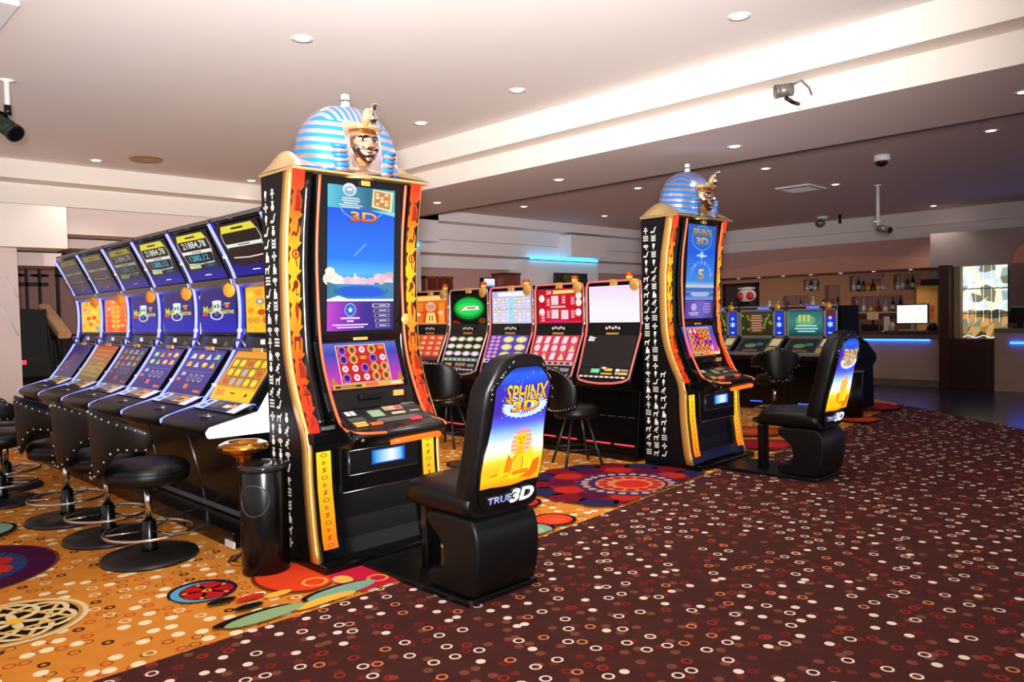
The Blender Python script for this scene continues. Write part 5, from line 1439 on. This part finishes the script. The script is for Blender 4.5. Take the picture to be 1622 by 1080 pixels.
gp = {(i, j): (min(1, max(0, i / 7 + (rr.uniform(-.05, .05) if 0 < i < 7 else 0))), min(1, max(0, j / 11 + (rr.uniform(-.03, .03) if 0 < j < 11 else 0)))) for i in range(8) for j in range(12)}
for i in range(7):
    for j in range(11):
        v = (j + .5) / 11
        lo = ((110, 90, 50), (150, 120, 70), (60, 54, 40), (196, 150, 90), (226, 150, 80), (120, 130, 110))
        hi = ((250, 250, 244), (255, 252, 240), (206, 226, 230), (150, 176, 180), (250, 236, 200), (230, 240, 240), (120, 120, 100))
        c = rr.choice(hi if v > .42 else lo)
        q = [gp[(i, j)], gp[(i + 1, j)], gp[(i + 1, j + 1)], gp[(i, j + 1)]]
        if rr.random() < .5: a.poly(q[:3], c); a.poly([q[0], q[2], q[3]], rr.choice(hi if v > .42 else lo))
        else: a.poly(q, c)
a.up()
for v in (.44, .73, .12):
    for i in range(6): a.line([(i / 6, v + (.03 if i % 2 else 0)), ((i + 1) / 6, v + (0 if i % 2 else .03))], .014, (246, 250, 252)); a.line([(i / 6, v - .035), ((i + 1) / 6, v - .03)], .018, (50, 54, 52))
for i in range(1, 6): a.line([(i / 6, .3), (i / 6, 1)], .008, (250, 252, 250))
m.build('facet_panel', t)
t = thing('monitor', 'dark slanted till screen standing on the right marble counter', 'monitor', (-3.03, 14.3, 1.0))
m = MB(BLACK); m.prism([(-.16, .08), (-.13, .34), (.13, .34), (.19, .08)], 'y', -.03, .03); m.build('screen', t, .006)
m = MB(BLACK); m.bb(-.1, .1, -.08, .08, 0, .02); m.bb(-.03, .03, -.02, .02, .02, .1); m.build('stand', t)
m = MB(STEEL); m.bb(-.13, .13, -.033, -.02, .325, .345); m.build('bright_top_edge', t)
t = thing('monitor', 'white-lit monitor with black frame on the bar counter', 'monitor', (-4.64, 14.35, .962))
m = MB(BLACK); m.bb(-.265, .265, -.02, .02, .11, .46); m.build('frame', t, .006)
m = MB(BLACK); a = Art(m, (-.245, -.0215, .13), (.49, 0, 0), (0, 0, .31), LITSIGN); a.rect(0, 0, 1, 1, (252, 254, 252)).up(); a.ell(.76, .8, .05, .06, (190, 206, 226), 10); m.build('display', t)
m = MB(mat('stand_silver', (180, 176, 174), .35, .5)); m.bb(-.03, .03, 0, .03, .01, .12); m.bb(-.2, .2, -.1, .08, 0, .014); m.build('stand', t)
t = thing('till', 'black till with cream display left of the white paper stand on the bar', 'till', (-5.30, 14.35, .962))
m = MB(BLACK); m.prism([(-.15, 0), (.12, 0), (.12, .06), (-.1, .11), (-.15, .11)], 'x', -.16, .16); m.build('body', t, .008)
m = MB(BLACKM); m.bb(-.015, .015, -.01, .01, .09, .2); m.build('pole', t)
m = MB(mat('cream_card', (240, 214, 160), .5)); m.bb(-.1, .09, -.02, .02, .19, .31); m.build('display', t, .004)
t = thing('paper_stand', 'upright white paper stand left of the lit monitor', 'paper stand', (-5.05, 14.3, .962))
m = MB(WHITEP); m.bb(-.04, .04, -.03, .03, 0, .25); m.build('card', t, .004)
m = MB(mat('peach_cup', (222, 176, 140), .5)); m.lathe([(.04, 0), (.05, .1), (.03, .14)], .0, 0, 0, 14); tag(m.build('paper_cup', None, loc=(-4.958, 14.28, .962)), 'small peach cup beside the white paper stand', 'cup')
t = tag(None or MB(BLACKM).lathe([(.08, 0), (.085, .05), (.06, .12), (.01, .14)], 0, 0, 0, 18).build('black_helmet_lamp', None, loc=(-4.31, 14.3, .962)), 'small rounded black object right of the lit monitor', 'lamp')
# back counter under the niches
t = thing('back_counter', 'low wooden back counter along the terracotta bar wall', 'counter', (-7.2, 15.75, 0))
m = MB(WOOD); m.bb(-2.6, 2.1, -.1, .17, 0, 1.22); m.build('body', t); m = MB(REDWOOD); m.bb(-2.6, 2.1, -.14, .17, 1.22, 1.26); m.build('top', t)
t = thing('tall_cabinet', 'yellow wooden cabinet with orange pattern beside the dark column', 'cabinet', (-4.83, 15.82, 0))
m = MB(mat('yellow_wood', (206, 146, 70), .45, noise=.18, nscale=6)); m.bb(-.19, .2, -.15, .15, 0, 1.76); 
a = Art(m, (-.19, -.1505, .9), (.39, 0, 0), (0, 0, .86), PRINT)
a.line([(.4, .05), (.5, .3), (.45, .55), (.6, .7)], .02, (226, 170, 90)); a.ell(.7, .35, .16, .1, (206, 110, 50), 14).ell(.75, .5, .14, .08, (196, 96, 44), 12); m.build('body', t, .004)
m = MB(WOOD); m.bb(-.205, -.165, -.16, -.14, .9, 1.74); m.build('dark_edge', t)
tag(MB(BLACKM).bb(-.15, .15, -.12, .12, 0, .12).build('black_box', None, .006, loc=(-4.78, 15.82, 1.76)), 'flat black box on top of the yellow wooden cabinet', 'box')
tag(MB(mat('grey_box', (140, 130, 132), .5)).bb(-.09, .09, -.1, .1, 0, .17).build('grey_box', None, .006, loc=(-4.70, 15.82, 1.88)), 'grey box on the black box above the yellow cabinet', 'box')
t = thing('picture_frame', 'dark wooden doorway frame on the terracotta wall behind the low machines', 'frame', (-8.77, 15.98, 0))
m = MB(REDWOOD); m.bb(-.46, -.40, -.04, .02, 0, 1.98); m.bb(.36, .42, -.04, .02, 0, 1.98); m.bb(-.46, .42, -.04, .02, 1.92, 1.985); m.build('frame', t)
m = MB(mat('dim_plum', (84, 66, 70), .7)); m.bb(-.4, .36, -.01, .015, 0, 1.92); m.build('panel', t)
# bottles
def bottle_mesh(kind, c, cap, label):
    m = MB(mat('glass_' + str(c), c, .12, spec=.6, coat=.3))
    P = {0: [(.036, 0), (.038, .01), (.038, .17), (.03, .205), (.014, .235), (.013, .29)],
         1: [(.045, 0), (.047, .01), (.047, .12), (.042, .15), (.016, .19), (.015, .235)],
         2: [(.03, 0), (.031, .01), (.031, .15), (.024, .185), (.012, .23), (.012, .26)],
         3: [(.05, 0), (.052, .02), (.05, .10), (.028, .16), (.014, .2), (.014, .25)]}[kind]
    m.lathe(P, 0, 0, 0, 14)
    top = P[-1]
    m.use(mat('cap_' + str(cap), cap, .4)); m.lathe([(top[0] + .002, top[1] - .03), (top[0] + .002, top[1] + .006)], 0, 0, 0, 10)
    m.use(mat('label_' + str(label), label, .6)); r = P[1][0] + .001; h = P[2][1]; m.lathe([(r, h * .3), (r, h * .8)], 0, 0, 0, 14, False)
    return m
KINDS_B = [('clear', 0, (176, 170, 166), (230, 230, 230), (236, 232, 226)), ('dark green', 0, (16, 24, 16), (40, 40, 40), (206, 206, 196)), ('brown', 2, (60, 30, 18), (190, 150, 60), (150, 110, 70)),
         ('amber', 1, (190, 120, 40), (230, 190, 90), (240, 200, 80)), ('red', 3, (110, 22, 26), (120, 20, 20), (90, 20, 24)), ('golden', 1, (206, 160, 60), (20, 16, 16), (250, 226, 90)), ('black', 0, (14, 12, 12), (20, 20, 20), (206, 214, 214)), ('white-labelled', 1, (190, 176, 170), (236, 236, 236), (244, 244, 240))]
protoB = {}
def place_bottle(k, x, y, z, where, s=1.0, grp='bottles behind the bar'):
    nm, kind, c, cap, lab = KINDS_B[k]
    if k not in protoB:
        o = bottle_mesh(kind, c, cap, lab).build('bottle'); protoB[k] = o
    else:
        o = protoB[k].copy(); COL.objects.link(o)
    o.location = (x, y, z); o.scale = (s, s, s)
    tag(o, '%s bottle %s' % (nm, where), 'bottle', grp)
def row(n, ks, where, s=1.0, a_=None, b_=None):
    a, b, z0, z1 = NICHES[n]
    if a_ is not None: a, b = a_, b_
    for i, k in enumerate(ks):
        x = a + (b - a) * (i + .6) / (len(ks) + .2)
        seen = sum(1 for q in ks[:i] if q == k); tot = sum(1 for q in ks if q == k)
        w = where
        if tot > 1: w = ('leftmost of its colour ' if seen == 0 else 'rightmost of its colour ' if seen == tot - 1 else 'middle of its colour ') + where
        place_bottle(k, x, 16.09, z0, w, s)
row(0, [7, 6, 7, 2], 'in the small niche under the spotlights', .85)
row(1, [0, 1, 2, 3, 4, 5, 7], 'in the long upper niche at the middle of the bar wall', .95)
row(2, [7, 0, 2, 6], 'in the upper niche nearest the yellow cabinet', .95, -5.519, -5.14)
row(3, [7, 0, 3, 4, 7, 1, 6], 'in the long lower niche behind the lit monitor', .95)
row(4, [4, 3, 1, 0], 'in the wide low niche above the olive screen machine', .62)
row(5, [3, 2], 'in the tall narrow niche left of the long upper niche', .9)
for x, k, w in ((-7.98, 7, 'tallest, above the olive screen'), (-7.78, 3, 'next to the tallest above the olive screen'), (-7.02, 0, 'above the teal screen'), (-6.80, 5, 'right of the clear one above the teal screen'), (-6.62, 4, 'above the teal machine end'), (-8.9, 3, 'in front of the dark doorway frame')):
    place_bottle(k, x, 15.75, 1.26, 'standing on the back counter, ' + w, 1.25)
tag(MB(mat('coral_shade', (240, 120, 90), .5)).lathe([(.045, 0), (.05, .04), (.03, .06), (.03, .09), (.065, .10), (.06, .17), (.01, .175)], 0, 0, 0, 16).build('table_lamp', None, loc=(-5.06, 16.1, 1.703)), 'coral pink lamp at the right end of the upper niche', 'lamp')
t = thing('sign_topper', 'round red and white ornament above the low machines, before the doorway frame', 'ornament', (-5.55, 10.25, 1.437))
m = MB(BLACKM); m.bb(-.1, .1, -.06, .06, 0, .07); m.build('foot', t, .008)
m = MB(mat('topper_white', (226, 200, 196), .4)); m.sphere(0, 0, .16, .15, .06, .10); m.use(mat('topper_red', (190, 40, 46), .4)); m.sphere(-.07, -.03, .15, .06, .05, .06); m.sphere(.07, -.03, .15, .06, .05, .06); m.use(WHITEP); m.lathe([(.13, .25), (.14, .265), (.02, .28)], 0, 0, 0, 18, sy=.5); m.build('ornament_head', t)

# ------------------------------------------------------------------ things on the far left wall
t = thing('hanging_sign', 'dark green notice board above the red screen machine', 'sign', (-9.45, 10.88, 0))
m = MB(mat('dark_green_board', (36, 40, 26), .5)); m.bb(-.03, .03, -.45, .45, 1.93, 2.14)
a = Art(m, (.0305, -.45, 1.93), (0, .9, 0), (0, 0, .21), PRINT); a.bars(.2, .8, .2, .85, 3, (110, 104, 50)); m.build('board', t, .005)
m = MB(BLACKM); m.bb(-.17, -.03, -.3, -.2, 1.98, 2.08); m.bb(-.17, -.03, .2, .3, 1.98, 2.08); m.build('bracket', t)
t = thing('wall_cabinet', 'brown wooden cabinet on the far wall over the lilac screen machine', 'cabinet', (-10.0, 9.9, 0))
m = MB(mat('reddish_wood', (120, 56, 36), .5, noise=.3, nscale=7)); m.bb(-.1, .2, -.42, .0, 1.6, 2.1); m.build('body', t, .005)
m = MB(REDWOOD); m.bb(-.1, .22, -.44, .0, 2.1, 2.14); m.build('cornice', t)
t = thing('wall_screen', 'small blue and white lit screen beside the brown wall cabinet', 'screen', (-10.05, 9.32, 0))
m = MB(BLACK); m.bb(-.05, .05, -.14, .14, 1.7, 2.06); a = Art(m, (.0505, -.13, 1.72), (0, .26, 0), (0, 0, .32), SCREEN); a.vgrad([(0, (30, 40, 110)), (.55, (36, 50, 130)), (.7, (226, 236, 250)), (1, (246, 250, 255))]); m.build('screen', t)
t = thing('wall_shelf', 'brown wooden shelf rack on the far wall over the orange screen machine', 'shelf', (-10.0, 8.1, 0))
m = MB(mat('reddish_wood', (120, 56, 36))); m.bb(-.1, .15, -.35, .25, 1.70, 1.74); m.bb(-.1, .15, -.35, .25, 2.02, 2.05)
for y in (-.35, -.1, .05, .22): m.bb(-.1, .15, y, y + .03, 1.7, 2.05)
m.build('rack', t)
def strip(name, label, x, y0, y1, z):
    o = MB(LEDCYAN).bb(x, x + .02, y0, y1, z, z + .035).build(name); tag(o, label, 'light strip', 'cyan light strips'); return o
bn = thing('litter_bin', 'black cylinder with bright rim before the black end panel near the bar', 'bin', (-3.89, 9.78, 0))
m = MB(BLACKM); m.lathe([(.145, 0), (.145, .58)], 0, 0, 0, 28); m.build('body', bn)
m = MB(STEEL); m.lathe([(.15, .58), (.16, .587), (.155, .6), (.1, .597)], 0, 0, 0, 28); m.build('rim', bn)
strip('light_strip', 'cyan light strip glowing under the boxed bulkhead left of the farther pharaoh machine', -9.60, 9.95, 11.85, 2.385)
strip('light_strip', 'cyan light strip glowing under the bulkhead right beside the nearer pharaoh machine', -9.60, 6.7, 7.45, 2.50)

# ------------------------------------------------------------------ stair hall on the left
t = thing('stair_rail', 'pale pine handrail with dark balusters in the dark stair hall', 'handrail', (0, 0, 0))
m = MB(PINE)
A, B_ = Vector((-11.55, 2.74, 1.63)), Vector((-10.85, 2.79, 1.27)); d = (B_ - A).normalized(); sd = d.cross(Vector((0, 0, 1))).normalized(); uu = sd.cross(d)
m.loft([[p + sd * (.075 * c) + uu * (.05 * s) for c, s in ((-1, -.7), (-.8, -1), (.8, -1), (1, -.7), (1, .6), (.7, 1), (-.7, 1), (-1, .6))] for p in (A, B_)], smooth=False); m.build('handrail', t)
for k in (.08, .5, .92):
    p = A + (B_ - A) * k; q = MB(BLACKM); q.bb(p.x - .018, p.x + .018, p.y - .018, p.y + .018, p.z - .75, p.z - .03); q.build('baluster', t)
q = MB(BLACKM); q.tube(smooth2([(A.x + .1, A.z - .15), (A.x + .25, A.z - .45), (A.x + .4, A.z - .35), (A.x + .55, A.z - .7)], 2) and [(x, 2.76, z) for x, z in smooth2([(A.x + .1, A.z - .15), (A.x + .25, A.z - .45), (A.x + .4, A.z - .35), (A.x + .55, A.z - .7)], 2)], .015, 6); q.build('iron_scroll', t)
st = MB(BLACKM)
for i in range(7): st.bb(-10.7 - i * .22 - .22, -10.7 - i * .22, 2.3, 3.3, 0, .18 * (i + 1))
struct(st.build('floor_steps'))
t = thing('slot_machine', 'black slot machine in shadow between the pale wall and the pine handrail', 'slot machine', (-11.0, 2.18, 0))
m = MB(BLACKM); m.prism([(-.32, 0), (.24, 0), (.26, .7), (.3, .78), (.18, 1.05), (.14, 1.6), (-.32, 1.6)], 'y', -.0, .42); m.build('cabinet', t, .01)
m = MB(LEDRED); m.bb(.20, .235, .08, .16, .90, .98); m.build('red_label', t)
m = MB(WHITEP); m.bb(.141, .15, .08, .12, 1.5, 1.62); m.build('white_sticker', t)
t = thing('stair_grille', 'dark wrought ironwork at the top of the stair hall', 'grille', (-12.4, 2.9, 0))
m = MB(BLACKM)
for i in range(4): m.bb(-.02, .02, -.5 + i * .16, -.47 + i * .16, 1.4, 2.4)
for i in range(3): m.ring(0, -.3 + i * .3, 2.1, .1, .015, 18, 6)
m.bb(-.02, .02, -.5, .1, 1.95, 2.0); m.bb(-.02, .02, -.5, .7, 2.38, 2.43); m.bb(-.02, .02, .2, .24, 0, 2.4); m.bb(-.02, .02, -.5, -.45, 0, 1.4); m.build('ironwork', t)
# long raised stripes on the pale wall at the far left
for p0, p1, lb in (((1.93, 1.75), (2.15, 1.28), 'long slanting raised stripe on the pale wall at the left edge'), ((2.05, 1.95), (2.16, 1.72), 'short slanting raised stripe on the pale wall, near the dark opening')):
    m = MB(WHITEP); m.tube([(-10.2, p0[0], p0[1]), (-10.2, p1[0], p1[1])], .012, 6); tag(m.build('wall_stripe'), lb, 'wall decoration')
# ------------------------------------------------------------------ light
w = bpy.data.worlds.new('world'); SC.world = w; w.use_nodes = True
w.node_tree.nodes['Background'].inputs['Color'].default_value = (1.0, 0.95, 0.92, 1)
w.node_tree.nodes['Background'].inputs['Strength'].default_value = 0.9

def lamp(name, kind, loc, energy, col=(1, .93, .86), target=None, size=.05, angle=120, blend=.6):
    d = bpy.data.lights.new(name, kind); d.energy = energy; d.color = col
    if kind == 'SPOT': d.spot_size = R(angle); d.spot_blend = blend; d.shadow_soft_size = size
    elif kind == 'AREA': d.size = size
    else: d.shadow_soft_size = size
    o = bpy.data.objects.new(name, d); COL.objects.link(o); o.location = loc
    if target: o.rotation_euler = (Vector(target) - Vector(loc)).to_track_quat('-Z', 'Y').to_euler()
    return o

def downlight(x, y, z, label, power=30, group=None, rad=.05):
    t = thing('ceiling_downlight', label, 'ceiling light', (x, y, z), 0, group)
    m = MB(TRIMM); m.lathe([(rad, -.004), (rad + .022, -.006), (rad + .024, 0)], 0, 0, 0, 20, False); m.build('trim_ring', t)
    m = MB(LAMP); m.lathe([(.002, -.002), (rad * .8, -.003), (rad, -.001)], 0, 0, 0, 16, False); m.build('lamp_glass', t)
    if power: lamp('downlight_beam', 'SPOT', (x, y, z - .02), power)
    return t
GL = 'recessed ceiling downlights'
for x, y, n in ((-4.73, 2.73, 'above the nearer pharaoh head'), (-4.64, 4.70, 'on the white ceiling midway to the beam'), (-6.04, 4.76, 'right of the nearer pharaoh head, close to the beam'),
                (-2.54, 4.64, 'on the white ceiling at the top right, by the white beam'), (-9.79, 2.92, 'glowing over the left wall moulding, left of the round speaker'), (-9.97, 4.91, 'over the left wall moulding beside the nearer tall machine')):
    downlight(x, y, 3.3, 'small recessed downlight ' + n, 45, GL)
for x, n in ((-1.314, 'at the right edge of the beam underside'), (-3.526, 'on the beam underside left of the bullet camera'), (-5.642, 'in the middle of the beam underside'), (-7.743, 'at the far left end of the beam underside')):
    downlight(x, 6.33, 2.857, 'small recessed downlight ' + n, 22, GL, .045)
for x, y, n in ((-2.04, 8.5, 'on the grey rear ceiling, farthest right'), (-4.38, 8.58, 'on the grey rear ceiling right of the blue pharaoh head'), (-6.17, 8.51, 'on the grey rear ceiling left of the blue pharaoh head'), (-8.3, 8.5, 'on the grey rear ceiling near the left wall moulding'),
                (-4.34, 10.46, 'on the grey rear ceiling beside the air vent'), (-8.3, 10.47, 'on the grey rear ceiling over the back row of machines'), (-4.23, 14.12, 'on the grey rear ceiling over the bar counter end'), (-7.2, 12.09, 'behind the blue pharaoh head')):
    downlight(x, y, 3.05, 'small recessed downlight ' + n, 26, GL, .045)
for i, x in enumerate((-8.41, -7.945, -7.402, -6.821, -6.22, -5.596, -4.943)):
    nm = ('leftmost', 'second from the left', 'third from the left', 'middle one', 'third from the right', 'second from the right', 'rightmost')[i]
    downlight(x, 15.2, 2.06, 'small spotlight over the back bar, %s of the row' % nm, 16, 'spotlights over the back bar', .045)
# the photographer's flash, aimed up at the ceiling
lamp('bounce_flash', 'SPOT', (.1, -.1, 1.55), 3400, (1, .985, .975), (-4.3, 3.3, 3.3), .18, 88, 1.0)
lamp('camera_flash', 'SPOT', (.12, -.1, 1.5), 75, (1, .97, .94), (-4, 4, 1.1), .04, 90, 1.0)
